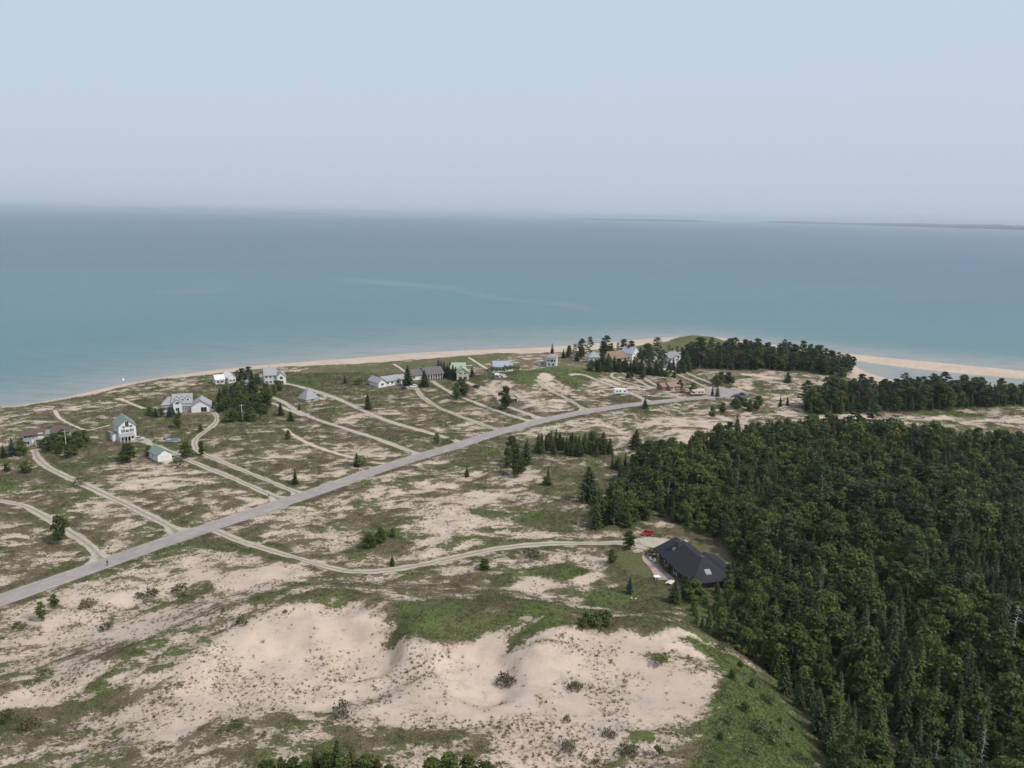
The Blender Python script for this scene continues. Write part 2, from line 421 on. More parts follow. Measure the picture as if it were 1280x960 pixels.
def math_n(nt, op, a, b=None, clamp=False):
    n = nt.nodes.new('ShaderNodeMath'); n.operation = op; n.use_clamp = clamp
    for i, v in ((0, a), (1, b)):
        if v is None: continue
        if hasattr(v, 'is_linked'): nt.links.new(v, n.inputs[i])
        else: n.inputs[i].default_value = v
    return n.outputs[0]

def sstep(nt, x, a, b):
    n = nt.nodes.new('ShaderNodeMapRange'); n.interpolation_type = 'SMOOTHSTEP'
    nt.links.new(x, n.inputs[0]); n.inputs[1].default_value = a; n.inputs[2].default_value = b
    return n.outputs[0]

def noise(nt, vec, scale, detail=4, rough=.55):
    n = nt.nodes.new('ShaderNodeTexNoise'); n.inputs['Scale'].default_value = scale
    n.inputs['Detail'].default_value = detail; n.inputs['Roughness'].default_value = rough
    nt.links.new(vec, n.inputs['Vector'])
    return n.outputs[0]

def paint(name, col, rough=.6, var=.12, scale=1.2, spec=.4, metal=0.0):
    """plain surface colour with slight weathering"""
    m, nt, b = new_mat(name)
    tc = N(nt, 'ShaderNodeTexCoord')
    n = noise(nt, tc.outputs['Object'], scale, 5, .6)
    f = sstep(nt, n, .3, .7)
    lo = tuple(c * (1 - var) for c in col); hi = tuple(min(1, c * (1 + var)) for c in col)
    nt.links.new(mix_col(nt, f, lo, hi), b.inputs['Base Color'])
    b.inputs['Roughness'].default_value = rough
    b.inputs['Specular IOR Level'].default_value = spec
    b.inputs['Metallic'].default_value = metal
    return m
# ------------------------------------------------------------------ ground sheet
def axis(lo, hi, step_fn, far):
    a = [lo]
    while a[-1] < hi: a.append(a[-1] + step_fn(a[-1]))
    st = step_fn(a[-1]); b = a[-1]
    while b < far: st *= 1.45; b += st; a.append(b)
    st = step_fn(lo); b = lo; pre = []
    while b > -far: st *= 1.45; b -= st; pre.append(b)
    return np.array(pre[::-1] + a)
FAR = 50000.0
gx = axis(-470., 520., lambda v: 1.15, FAR)
gy = axis(95., 735., lambda v: min(1.9, 0.75 + max(0, v - 130) * 0.0028), FAR)
X, Y = np.meshgrid(gx, gy)
Zg, S, D, RD = terrain(X.ravel(), Y.ravel())
VEG, GRN, _cv = cover(X.ravel(), Y.ravel(), S, D, RD)
# vegetation mats stand a little proud of the sand
Zv = Zg + 0.28 * sm(.45, .75, VEG) * sm(.6, 2.5, RD) * (np.hypot(X.ravel(), Y.ravel()) < 1200)
nx, ny = len(gx), len(gy)
idx = np.arange(nx * ny).reshape(ny, nx)
Q = np.stack([idx[:-1, :-1], idx[:-1, 1:], idx[1:, 1:], idx[1:, :-1]], -1).reshape(-1, 4)
me = np_mesh('ground', np.stack([X.ravel(), Y.ravel(), Zv], -1), Q)
me.polygons.foreach_set('use_smooth', np.ones(len(Q), bool))
for nm, arr in (('veg', VEG), ('green', GRN), ('shore', S)):
    a = me.attributes.new(nm, 'FLOAT', 'POINT'); a.data.foreach_set('value', np.asarray(arr, np.float32))
ground = bpy.data.objects.new('ground', me); COL.objects.link(ground); ground['kind'] = 'structure'

m, nt, b = new_mat('dune_ground')
geo = N(nt, 'ShaderNodeNewGeometry'); P_ = geo.outputs['Position']
av = N(nt, 'ShaderNodeAttribute', attribute_name='veg').outputs['Fac']
ag = N(nt, 'ShaderNodeAttribute', attribute_name='green').outputs['Fac']
ash = N(nt, 'ShaderNodeAttribute', attribute_name='shore').outputs['Fac']
mp = N(nt, 'ShaderNodeMapping'); mp.inputs['Scale'].default_value = (.72, 1.0, 1.0); mp.inputs['Rotation'].default_value = (0, 0, -.25)
nt.links.new(P_, mp.inputs['Vector'])
nf = noise(nt, mp.outputs[0], .55, 6, .68)
ng = noise(nt, P_, 3.2, 3, .6)
nl = noise(nt, P_, .045, 4, .6); nh = noise(nt, mp.outputs[0], 1.5, 4, .65)
nm_ = noise(nt, P_, .25, 4, .6)
# sand
sand = mix_col(nt, sstep(nt, nl, .35, .65), (.485, .375, .295), (.555, .44, .35))
sand = mix_col(nt, sstep(nt, nm_, .35, .7), sand, (.43, .345, .28))
sand = mix_col(nt, math_n(nt, 'MULTIPLY', sstep(nt, ng, .45, .75), .30), sand, (.35, .275, .215))
# thin scatter of litter and grass stubble on the sand, denser near cover
thin = sstep(nt, math_n(nt, 'ADD', math_n(nt, 'MULTIPLY', av, .5), math_n(nt, 'ADD', math_n(nt, 'MULTIPLY', nh, .9), math_n(nt, 'MULTIPLY', ng, .3))), .68, .82)
sand = mix_col(nt, math_n(nt, 'MULTIPLY', thin, .65), sand, (.235, .19, .135))
# plants
brown = mix_col(nt, sstep(nt, ng, .35, .65), (.108, .083, .050), (.185, .145, .092))
olive = mix_col(nt, sstep(nt, ng, .35, .65), (.070, .074, .031), (.130, .130, .056))
grn = mix_col(nt, sstep(nt, ng, .35, .7), (.062, .086, .025), (.122, .148, .045))
ag2 = math_n(nt, 'ADD', ag, math_n(nt, 'MULTIPLY', math_n(nt, 'SUBTRACT', nm_, .5), .9))
pl = mix_col(nt, sstep(nt, ag2, .16, .42), brown, olive)
pl = mix_col(nt, sstep(nt, ag2, .52, .85), pl, grn)
vm = math_n(nt, 'ADD', av, math_n(nt, 'ADD', math_n(nt, 'MULTIPLY', math_n(nt, 'SUBTRACT', nf, .5), 1.9), math_n(nt, 'MULTIPLY', math_n(nt, 'SUBTRACT', nh, .5), 1.1)))
f = sstep(nt, vm, .485, .57)
col = mix_col(nt, f, sand, pl)
# pale dry gaps inside the mats
gap = math_n(nt, 'MULTIPLY', sstep(nt, noise(nt, mp.outputs[0], 2.1, 3, .6), .60, .72), sstep(nt, av, 1.15, .55))
col = mix_col(nt, math_n(nt, 'MULTIPLY', gap, .55), col, (.38, .31, .22))
# wet sand at the water line
wet = sstep(nt, math_n(nt, 'ADD', ash, math_n(nt, 'MULTIPLY', nm_, 2.0)), 4.2, 1.2)
col = mix_col(nt, math_n(nt, 'MULTIPLY', wet, .6), col, (.27, .21, .16))
nt.links.new(col, b.inputs['Base Color'])
b.inputs['Roughness'].default_value = .95; b.inputs['Specular IOR Level'].default_value = .15
bp = N(nt, 'ShaderNodeBump'); bp.inputs['Strength'].default_value = .55; bp.inputs['Distance'].default_value = .5
hh = math_n(nt, 'ADD', math_n(nt, 'MULTIPLY', f, math_n(nt, 'ADD', .35, math_n(nt, 'MULTIPLY', ng, .9))), math_n(nt, 'MULTIPLY', nf, .35))
nt.links.new(hh, bp.inputs['Height']); nt.links.new(bp.outputs[0], b.inputs['Normal'])
ground.data.materials.append(m); MAT_GROUND = m

# ------------------------------------------------------------------ water
def lin(a, b_, step):
    n = max(2, int(round((b_ - a) / step)) + 1); return np.linspace(a, b_, n)
wx_ = axis(-700., 900., lambda v: 7.0, FAR); wy_ = axis(300., 2200., lambda v: 5.0 + max(0, v - 650) * .02, FAR)
WX, WY = np.meshgrid(wx_, wy_)
s_w = -sdist(WX.ravel(), WY.ravel(), LAND)
x_, y_ = WX.ravel(), WY.ravel()
dep = 0.012 * np.clip(s_w, 0, None)
shal = .72 * np.exp(-np.clip(s_w, 0, None) / 120.0) + .28 * np.exp(-np.clip(s_w, 0, None) / 25.0)                    # sandy shallows
mid = np.exp(-np.clip(s_w - 60, 0, None) / 900.0)              # turquoise shelf
bar = np.zeros(len(x_))
for (px, py, rx, ry, tl, a) in [(235,363,110,7,2,.5),(500,354,130,5,-4,.55),(600,368,90,5,-9,.5),(700,383,90,5,-9,.45),(830,402,110,7,-6,.45),(420,395,160,5,0,.2),(950,415,120,8,-6,.35),(1120,432,140,7,-6,.6),(90,440,80,6,6,.3),(620,415,200,6,0,.2)]:
    c, J = _jac(px, py, 0.0); Ji = np.linalg.inv(J)
    wx2 = x_ + 60 * (fbm(x_, y_, 160, 3, 3) - .5); wy2 = y_ + 60 * (fbm(x_, y_, 160, 3, 8) - .5)
    ux = wx2 - c[0]; uy = wy2 - c[1]
    p = Ji[0,0]*ux + Ji[0,1]*uy; q = Ji[1,0]*ux + Ji[1,1]*uy; th = math.radians(tl)
    pp = (p*math.cos(th)+q*math.sin(th))/rx; qq = (-p*math.sin(th)+q*math.cos(th))/ry
    bar = np.maximum(bar, a * (1 - sm(.2, 1.2, np.sqrt(pp*pp+qq*qq))))
shal = np.clip(np.maximum(shal, bar * .75) + .45 * (fbm(x_ * .4, y_, 90, 4, 71) - .5) * np.exp(-np.clip(s_w, 0, None) / 500.0), 0, 1)
big = fbm(x_ * .35, y_, 420, 4, 55)
mid = np.clip(mid + (big - .5) * .5 * sm(60, 500, s_w) * 1.7, 0, 1)
nxw, nyw = len(wx_), len(wy_); idx = np.arange(nxw * nyw).reshape(nyw, nxw)
Qw = np.stack([idx[:-1, :-1], idx[:-1, 1:], idx[1:, 1:], idx[1:, :-1]], -1).reshape(-1, 4)
keep = (s_w[Qw].max(1) > -260)
me = np_mesh('lake_water', np.stack([x_, y_, np.zeros(len(x_))], -1), Qw[keep])
for nm, arr in (('shallow', shal), ('shelf', mid)):
    a = me.attributes.new(nm, 'FLOAT', 'POINT'); a.data.foreach_set('value', np.asarray(arr, np.float32))
water = bpy.data.objects.new('water', me); COL.objects.link(water); water['kind'] = 'structure'
m, nt, b = new_mat('lake_water')
geo = N(nt, 'ShaderNodeNewGeometry'); P_ = geo.outputs['Position']
a1 = N(nt, 'ShaderNodeAttribute', attribute_name='shallow').outputs['Fac']
a2 = N(nt, 'ShaderNodeAttribute', attribute_name='shelf').outputs['Fac']
mp = N(nt, 'ShaderNodeMapping'); mp.inputs['Scale'].default_value = (.35, 1, 1); mp.inputs['Rotation'].default_value = (0, 0, .12)
nt.links.new(P_, mp.inputs['Vector'])
pn = noise(nt, mp.outputs[0], .02, 5, .6); pn2 = noise(nt, mp.outputs[0], .12, 3, .6)
a2 = math_n(nt, 'ADD', a2, math_n(nt, 'MULTIPLY', math_n(nt, 'SUBTRACT', pn, .5), .50))
deep = (.036, .080, .142); teal = (.056, .158, .165); sandy = (.24, .245, .225)
col = mix_col(nt, sstep(nt, a2, -.15, 1.15), deep, teal)
col = mix_col(nt, sstep(nt, a1, .08, 1.0), col, sandy)
col = mix_col(nt, math_n(nt, 'MULTIPLY', sstep(nt, pn2, .42, .72), .35), col, (.03, .09, .11))
nt.links.new(col, b.inputs['Base Color'])
b.inputs['Roughness'].default_value = .30; b.inputs['IOR'].default_value = 1.33; b.inputs['Specular IOR Level'].default_value = .35
w1 = noise(nt, mp.outputs[0], .35, 3, .6); w2 = noise(nt, mp.outputs[0], 1.1, 2, .5)
bp = N(nt, 'ShaderNodeBump'); bp.inputs['Strength'].default_value = .6; bp.inputs['Distance'].default_value = .5
nt.links.new(math_n(nt, 'ADD', w1, math_n(nt, 'MULTIPLY', w2, .4)), bp.inputs['Height']); nt.links.new(bp.outputs[0], b.inputs['Normal'])
water.data.materials.append(m)

# ------------------------------------------------------------------ far shore and islands
def far_land(name, label, pts, hgt, seed):
    """pts: pixel line of its waterline; a wooded low island with real depth"""
    W = [onz(x, y, 0.0) for x, y in pts]
    V = []; F = []
    R = resample(W, 260.0); n = len(R)
    for i, p in enumerate(R):
        e = min(i, n - 1 - i); tp = min(1, e / 5.0)
        di = p / np.linalg.norm(p)
        h = hgt * tp * (0.55 + 0.9 * float(fbm(np.array([p[0]]), np.array([p[1]]), 1500, 4, seed)[0]))
        wdt = 500 + 1500 * tp
        for k, (o_, z) in enumerate(((0, -.5), (60, h * .55), (260, h * .8), (wdt, h), (wdt + 900, -.5))):
            q = p + di * o_; V.append((q[0], q[1], z + 0.2 * h * (random.random() - .5) * (0 < k < 4)))
    for i in range(n - 1):
        for k in range(4):
            a = i * 5 + k; F.append((a, a + 5, a + 6, a + 1))
    o = mesh_obj(name, V, F, paint('far_woods', (.045, .065, .040), .9, .3, .002)); o['kind'] = 'structure'
    return o
far_land('hills', '', [(1420,293),(1330,289.5),(1280,287.5),(1180,284.5),(1080,281.6),(1000,279.6),(950,278.3)], 62, 3)
far_land('hills', '', [(905,278.4),(850,277.2),(780,275.8),(712,274.2)], 48, 5)
far_land('hills', '', [(620,272.2),(590,271.7),(556,271.2)], 60, 8)
far_land('hills', '', [(440,269.2),(380,268.2),(315,267.1)], 60, 9)

# ------------------------------------------------------------------ roads
def tr_z(P):
    P = np.asarray(P); return terrain(P[:, 0], P[:, 1])[0]

def strip(name, pts, width, lift, mat, label, kind='structure', ncross=5, wob=.0, flare=0, cat=None):
    n = len(pts); T = np.gradient(pts, axis=0); T /= np.linalg.norm(T, axis=1)[:, None] + 1e-9
    Nn = np.stack([-T[:, 1], T[:, 0]], -1)
    V = []; F = []; UV = []
    dist = np.concatenate([[0], np.cumsum(np.linalg.norm(np.diff(pts, axis=0), axis=1))])
    w = np.full(n, width * .5)
    if width < 6: w = w * .88 * (1 + .55 * (fbm(pts[:, 0], pts[:, 1], 14.0, 3, 61) - .5))
    if flare: w = w + flare * (1 - sm(0, 7, dist[-1] - dist))
    for k in range(ncross):
        t = -1 + 2 * k / (ncross - 1)
        off = w * t
        if k in (0, ncross - 1) and wob: off = off + wob * (fbm(pts[:, 0], pts[:, 1], 3.0, 3, 7 + k) - .5) * 2
        P = pts + Nn * off[:, None]
        z = tr_z(P) + lift
        for i in range(n): V.append((P[i, 0], P[i, 1], z[i])); UV.append((t, dist[i]))
    for k in range(ncross - 1):
        for i in range(n - 1):
            a = k * n + i; F.append((a, a + 1, a + n + 1, a + n))
    o = mesh_obj(name, V, F, mat, None, True)
    at_ = o.data.attributes.new('across', 'FLOAT', 'POINT'); at_.data.foreach_set('value', [u[0] for u in UV])
    o['kind'] = kind
    if kind != 'structure': pass
    return o

m, nt, b = new_mat('old_asphalt')
P_ = N(nt, 'ShaderNodeNewGeometry').outputs['Position']
ac = N(nt, 'ShaderNodeAttribute', attribute_name='across').outputs['Fac']
n1 = noise(nt, P_, .35, 5, .6); n2 = noise(nt, P_, 4, 3, .6); n3 = noise(nt, P_, .06, 2, .4)
c = mix_col(nt, sstep(nt, n1, .35, .65), (.280, .240, .222), (.330, .285, .262))
c = mix_col(nt, math_n(nt, 'MULTIPLY', sstep(nt, n2, .5, .8), .3), c, (.17, .155, .155))
aa = math_n(nt, 'ABSOLUTE', ac)
edge = sstep(nt, math_n(nt, 'ADD', aa, math_n(nt, 'MULTIPLY', math_n(nt, 'SUBTRACT', n1, .5), .9)), .80, 1.05)
c = mix_col(nt, math_n(nt, 'MULTIPLY', edge, .8), c, (.36, .30, .235))
trk = sstep(nt, math_n(nt, 'ABSOLUTE', math_n(nt, 'SUBTRACT', aa, .42)), .16, .0)
c = mix_col(nt, math_n(nt, 'MULTIPLY', trk, .25), c, (.20, .18, .185))
c = mix_col(nt, math_n(nt, 'MULTIPLY', sstep(nt, n3, .54, .56), .22), c, (.20, .175, .17))
vr = N(nt, 'ShaderNodeTexVoronoi', feature='DISTANCE_TO_EDGE'); vr.inputs['Scale'].default_value = .16; nt.links.new(P_, vr.inputs['Vector'])
c = mix_col(nt, math_n(nt, 'MULTIPLY', sstep(nt, vr.outputs['Distance'], .022, .006), .25), c, (.13, .115, .11))
seam = sstep(nt, math_n(nt, 'ADD', aa, math_n(nt, 'MULTIPLY', n2, .03)), .035, .015)
c = mix_col(nt, math_n(nt, 'MULTIPLY', seam, .5), c, (.12, .11, .11))
nt.links.new(c, b.inputs['Base Color']); b.inputs['Roughness'].default_value = .9
M_ASPH = m
def gravel_mat(name, track, sandy=0):
    m, nt, b = new_mat(name)
    P_ = N(nt, 'ShaderNodeNewGeometry').outputs['Position']
    ac = N(nt, 'ShaderNodeAttribute', attribute_name='across').outputs['Fac']
    n1 = noise(nt, P_, .5, 5, .6); n2 = noise(nt, P_, 4.5, 3, .6)
    if sandy: c = mix_col(nt, sstep(nt, n1, .35, .65), (.44, .35, .27), (.52, .42, .32))
    else: c = mix_col(nt, sstep(nt, n1, .35, .65), (.345, .295, .235), (.425, .365, .295))
    c = mix_col(nt, math_n(nt, 'MULTIPLY', sstep(nt, n2, .5, .8), .3), c, (.27, .23, .18))
    aa = math_n(nt, 'ABSOLUTE', ac)
    if track:
        mid_ = sstep(nt, math_n(nt, 'ADD', aa, math_n(nt, 'MULTIPLY', math_n(nt, 'SUBTRACT', n2, .5), .35)), .34, .12)
        mid_ = math_n(nt, 'MULTIPLY', mid_, sstep(nt, n1, .30, .50))
        c = mix_col(nt, math_n(nt, 'MULTIPLY', mid_, .85), c, (.19, .165, .105))
    edge = sstep(nt, math_n(nt, 'ADD', aa, math_n(nt, 'MULTIPLY', math_n(nt, 'SUBTRACT', n1, .5), .8)), .82, 1.05)
    c = mix_col(nt, math_n(nt, 'MULTIPLY', edge, .6), c, (.20, .17, .11))
    nt.links.new(c, b.inputs['Base Color']); b.inputs['Roughness'].default_value = .95
    return m
M_GRAV = {'track': gravel_mat('track_gravel', True), 'gravel': gravel_mat('pale_gravel', False), 'sand': gravel_mat('path_sand', False, 1)}
strip('road', main_w, 7.2, .16, M_ASPH, 'road', ncross=7, wob=.12)
for d, w in zip(DRIVES, drv_w):
    strip(d[0], w, d[2], .12 if d[3] != 'sand' else .1, M_GRAV[d[3]], d[1], ncross=5, wob=.65, flare=3.0 if d[0] == 'driveway' and d[3] != 'sand' else 0)

def pad(name, px_pts, lift, mat, z=None):
    P = [np.array([q[0], q[1]]) for q in (at(*p) for p in px_pts)]
    P = smooth_line(P + [P[0]], 2)[:-1]
    c = sum(P) / len(P); V = []; F = []; n = len(P); rings = 6
    for r in range(rings + 1):
        for p in P: q = c + (p - c) * (r / rings); V.append((q[0], q[1]))
    V = np.array(V); zz = terrain(V[:, 0], V[:, 1])[0] + lift
    V3 = np.column_stack([V, zz])
    for r in range(rings):
        for i in range(n):
            j = (i + 1) % n; a = r * n
            F.append((a + i, a + j, a + n + j, a + n + i))
    o = mesh_obj(name, V3, F, mat); at_ = o.data.attributes.new('across', 'FLOAT', 'POINT')
    at_.data.foreach_set('value', [r / rings for r in range(rings + 1) for _ in range(n)]); o['kind'] = 'structure'
    return o
pad('road', [(884,486),(908,483),(932,488),(938,495),(922,499),(895,501),(878,498)], .19, M_ASPH)
pad('driveway', [(796,674),(808,671),(826,672),(842,676),(838,684),(818,686),(802,683)], .16, M_GRAV['gravel'])
pad('driveway', [(498,479),(512,478),(522,483),(518,487),(506,485)], .17, M_GRAV['gravel'])
pad('driveway', [(388,492),(400,489),(410,494),(408,501),(398,500)], .17, M_GRAV['gravel'])
pad('driveway', [(177,548),(188,549),(192,557),(182,557)], .17, M_GRAV['gravel'])
pad('driveway', [(200,577),(214,573),(219,578),(206,583)], .17, M_GRAV['sand'])

# ------------------------------------------------------------------ sky, sun, haze
SUN_EL, SUN_AZ = 48.0, 118.0     # azimuth measured clockwise from +Y (view direction)
w = bpy.data.worlds.new('World'); sc.world = w; w.use_nodes = True
nt = w.node_tree; bg = nt.nodes['Background']
sky = N(nt, 'ShaderNodeTexSky', sky_type='NISHITA', sun_disc=False)
sky.sun_elevation = math.radians(SUN_EL); sky.sun_rotation = math.radians(SUN_AZ)
sky.air_density = 1.0; sky.dust_density = 4.0; sky.ozone_density = 1.5
tc = N(nt, 'ShaderNodeTexCoord'); sp = N(nt, 'ShaderNodeSeparateXYZ'); nt.links.new(tc.outputs['Generated'], sp.inputs[0])
up = sstep(nt, sp.outputs[2], -.02, .30)
veil = mix_col(nt, up, (4.45, 5.12, 6.02), (4.70, 5.45, 6.55))
nt.links.new(mix_col(nt, .86, sky.outputs[0], veil), bg.inputs['Color'])
bg.inputs['Strength'].default_value = 0.10
sd = bpy.data.lights.new('sun', 'SUN'); so = bpy.data.objects.new('sun', sd); COL.objects.link(so)
sd.energy = 2.4; sd.angle = math.radians(6.0); sd.color = (1.0, .955, .88)
el, az = math.radians(SUN_EL), math.radians(SUN_AZ)
dirv = Vector((math.sin(az) * math.cos(el), math.cos(az) * math.cos(el), math.sin(el)))
so.rotation_euler = dirv.to_track_quat('Z', 'Y').to_euler(); so.location = (0, 0, 300)
# haze box
hb = FAR * 1.3
V = [(x, y, z) for z in (-8.0, 180.0) for x, y in ((-hb, -hb), (hb, -hb), (hb, hb), (-hb, hb))]
F = [(3, 2, 1, 0), (4, 5, 6, 7), (0, 1, 5, 4), (1, 2, 6, 5), (2, 3, 7, 6), (3, 0, 4, 7)]
haze = mesh_obj('haze', V, F); haze['kind'] = 'stuff'; haze['label'] = 'thin pale haze lying over the land and lake'; haze['category'] = 'haze'
hm = bpy.data.materials.new('haze'); hm.use_nodes = True; nt = hm.node_tree
for n in list(nt.nodes):
    if n.type == 'BSDF_PRINCIPLED': nt.nodes.remove(n)
pv = N(nt, 'ShaderNodeVolumePrincipled'); pv.inputs['Color'].default_value = (.80, .90, 1.0, 1)
pv.inputs['Density'].default_value = 5.8e-5; pv.inputs['Anisotropy'].default_value = 0.2
nt.links.new(pv.outputs[0], nt.nodes['Material Output'].inputs['Volume'])
haze.data.materials.append(hm)
sc.view_settings.view_transform = 'Standard'; sc.view_settings.look = 'None'; sc.view_settings.gamma = 1; sc.view_settings.use_curve_mapping = False
sc.view_settings.exposure = 0.37
sc.render.engine = 'CYCLES'
sc.cycles.use_denoising = True
sc.cycles.max_bounces = 5; sc.cycles.diffuse_bounces = 3; sc.cycles.transparent_max_bounces = 6; sc.cycles.volume_bounces = 0
# ------------------------------------------------------------------ foliage materials
def leaf_mat(name, dark, light, hue_b, trans=.25):
    m, nt, b = new_mat(name)
    oi = N(nt, 'ShaderNodeObjectInfo').outputs['Random']
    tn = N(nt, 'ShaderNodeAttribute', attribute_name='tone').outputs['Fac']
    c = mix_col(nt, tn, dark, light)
    r2 = math_n(nt, 'FRACT', math_n(nt, 'MULTIPLY', oi, 7.31))
    c = mix_col(nt, math_n(nt, 'MULTIPLY', r2, .75), c, hue_b)
    br = math_n(nt, 'ADD', .72, math_n(nt, 'MULTIPLY', oi, .72))
    hs = N(nt, 'ShaderNodeHueSaturation'); nt.links.new(c, hs.inputs['Color']); nt.links.new(br, hs.inputs['Value'])
    nt.links.new(hs.outputs[0], b.inputs['Base Color'])
    b.inputs['Roughness'].default_value = .6; b.inputs['Specular IOR Level'].default_value = .25
    tr = N(nt, 'ShaderNodeBsdfTranslucent'); nt.links.new(hs.outputs[0], tr.inputs['Color'])
    mx = N(nt, 'ShaderNodeMixShader'); mx.inputs[0].default_value = trans
    nt.links.new(b.outputs[0], mx.inputs[1]); nt.links.new(tr.outputs[0], mx.inputs[2])
    nt.links.new(mx.outputs[0], nt.nodes['Material Output'].inputs['Surface'])
    return m
ML_SPRUCE = leaf_mat('spruce_needles', (.034, .048, .018), (.082, .102, .034), (.064, .078, .036))
ML_CEDAR = leaf_mat('cedar_needles', (.048, .060, .020), (.112, .128, .038), (.092, .092, .036))
ML_PINE = leaf_mat('pine_needles', (.030, .048, .018), (.076, .102, .034), (.056, .078, .030))
ML_BROAD = leaf_mat('broad_leaves', (.050, .072, .016), (.125, .158, .038), (.085, .104, .026), .35)
ML_SHRUB = leaf_mat('shrub_leaves', (.055, .075, .022), (.120, .145, .045), (.095, .096, .045), .3)
ML_JUN = leaf_mat('juniper_needles', (.060, .066, .030), (.125, .128, .058), (.120, .095, .060), .15)
ML_BLUE = leaf_mat('blue_needles', (.040, .062, .050), (.085, .120, .100), (.055, .085, .070), .15)
ML_GRASS = leaf_mat('dune_grass_blades', (.14, .125, .065), (.27, .235, .14), (.22, .17, .11), .3)
ML_MAT = leaf_mat('low_mat_leaves', (.075, .072, .036), (.160, .150, .075), (.150, .115, .072), .3)
M_BARK = paint('bark', (.13, .105, .085), .95, .25, 3)
M_DEAD = paint('dead_wood', (.34, .31, .28), .9, .2, 2)
M_BIRCH = paint('pale_bark', (.42, .40, .36), .85, .3, 2)

class Cards:
    def __init__(s): s.V = []; s.T = []
    def add(s, c, n, size, asp, tone, R):
        """quad cards: centre c (n,3), normal n, half size, aspect, tone"""
        k = len(c)
        n = n / (np.linalg.norm(n, axis=1)[:, None] + 1e-9)
        a = np.cross(n, R.normal(size=(k, 3))); a /= np.linalg.norm(a, axis=1)[:, None] + 1e-9
        b_ = np.cross(n, a); s_ = size[:, None]
        j = lambda: 1 + .35 * R.normal(size=(k, 1))
        q = np.stack([c - a * s_ * j(), c - b_ * s_ * asp * j(), c + a * s_ * j(), c + b_ * s_ * asp * j()], 1)
        s.V.append(q.reshape(-1, 3)); s.T.append(np.repeat(tone, 4))
    def addq(s, q, tone):
        s.V.append(q.reshape(-1, 3)); s.T.append(np.repeat(tone, 4))
    def mesh(s, name, mat):
        V = np.concatenate(s.V); T = np.concatenate(s.T)
        me = np_mesh(name, V, np.arange(len(V)).reshape(-1, 4)); me.materials.append(mat)
        a = me.attributes.new('tone', 'FLOAT', 'POINT'); a.data.foreach_set('value', np.clip(T, 0, 1).astype(np.float32))
        return me

def tubes(name, segs, mat, sides=5):
    """segs: list of (p0, p1, r0, r1)"""
    V = []; F = []
    for p0, p1, r0, r1 in segs:
        p0 = Vector(p0); p1 = Vector(p1); d = (p1 - p0)
        if d.length < 1e-5: continue
        d.normalize(); a = d.orthogonal().normalized(); b_ = d.cross(a); s0 = len(V)
        for p, r in ((p0, r0), (p1, r1)):
            for k in range(sides):
                t = 2 * math.pi * k / sides; V.append(p + (a * math.cos(t) + b_ * math.sin(t)) * r)
        for k in range(sides):
            k2 = (k + 1) % sides; F.append((s0 + k, s0 + k2, s0 + sides + k2, s0 + sides + k))
        F.append(tuple(s0 + sides + k for k in range(sides)))
    me = bpy.data.meshes.new(name); me.from_pydata([tuple(v) for v in V], [], F); me.materials.append(mat); me.update()
    return me

def proto_spruce(seed, H=10.0, Rm=1.9, mat=ML_SPRUCE, base=.06, droop=.28, dens=1.0, layers=None, power=.85):
    R = np.random.default_rng(seed); c = Cards(); segs = [((0, 0, -.3), (0, 0, H * .97), .018 * H, .01)]
    nl = layers or int(H * 2.9 * dens)
    lean = R.normal(size=2) * .012
    lop = R.uniform(0, 2 * math.pi); lopa = R.uniform(.05, .22)
    for i in range(nl):
        t = base + (1 - base) * (i + R.uniform(-.3, .3)) / nl
        t = min(max(t, base), .985)
        L0 = Rm * ((1 - t) ** power) * (1.0 - .25 * math.exp(-((t - base) / .07)))+ .06
        nb = max(3, int(round((5 + 5 * (1 - t)) * dens)))
        ph = R.uniform(0, 6.28)
        for j in range(nb):
            th = ph + 2 * math.pi * j / nb + R.normal() * .2
            L = L0 * R.uniform(.68, 1.14) * (1 + lopa * math.cos(th - lop)); z0 = t * H
            if R.random() < .06: continue
            dx, dy = math.cos(th), math.sin(th)
            k = max(2, int(L / .34)); s_ = (np.arange(k) + .6) / k
            up_ = .10 * (t > .6)
            px = dx * L * s_ + lean[0] * z0; py = dy * L * s_ + lean[1] * z0
            pz = z0 + L * (up_ * s_ - droop * s_ * (1.5 - .7 * s_)) + .02
            # flat fan sprays left and right of the branch
            wd = (.16 + .30 * (1 - s_)) * (.5 + .5 * min(1, L)) * R.uniform(.8, 1.2)
            ln = np.full(k, L / k * .85)
            tx, ty, tz = dx, dy, -droop * .7
            sx, sy = -dy, dx
            q = np.zeros((k, 4, 3)); roll = R.normal(size=k) * .35
            P = np.stack([px, py, pz], 1); Tv = np.array([tx, ty, tz])
            Sv = np.stack([sx * np.cos(roll), sy * np.cos(roll), np.sin(roll)], 1)
            dn = np.array([0, 0, -1.0])
            q[:, 0] = P - Tv * ln[:, None]; q[:, 1] = P + Sv * wd[:, None] + dn * .10
            q[:, 2] = P + Tv * ln[:, None] * 1.35; q[:, 3] = P - Sv * wd[:, None] + dn * .10
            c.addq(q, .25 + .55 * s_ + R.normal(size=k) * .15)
            # hanging side twigs
            kk = max(1, k); hp = P[R.integers(0, k, kk)] + R.normal(size=(kk, 3)) * .10
            c.add(hp + np.array([0, 0, -.06]), np.stack([R.normal(size=kk), R.normal(size=kk), R.normal(size=kk) * .5 + .3], 1), np.full(kk, .19), .6, .2 + .5 * R.random(kk), R)
    kk = 8; c.add(np.stack([R.normal(size=kk) * .05, R.normal(size=kk) * .05, H * (.95 + .055 * R.random(kk))], 1), R.normal(size=(kk, 3)) * np.array([1, 1, .1]), np.full(kk, .16), .5, np.full(kk, .7), R)
    return tubes('trunk', segs, M_BARK), c.mesh('crown', mat)

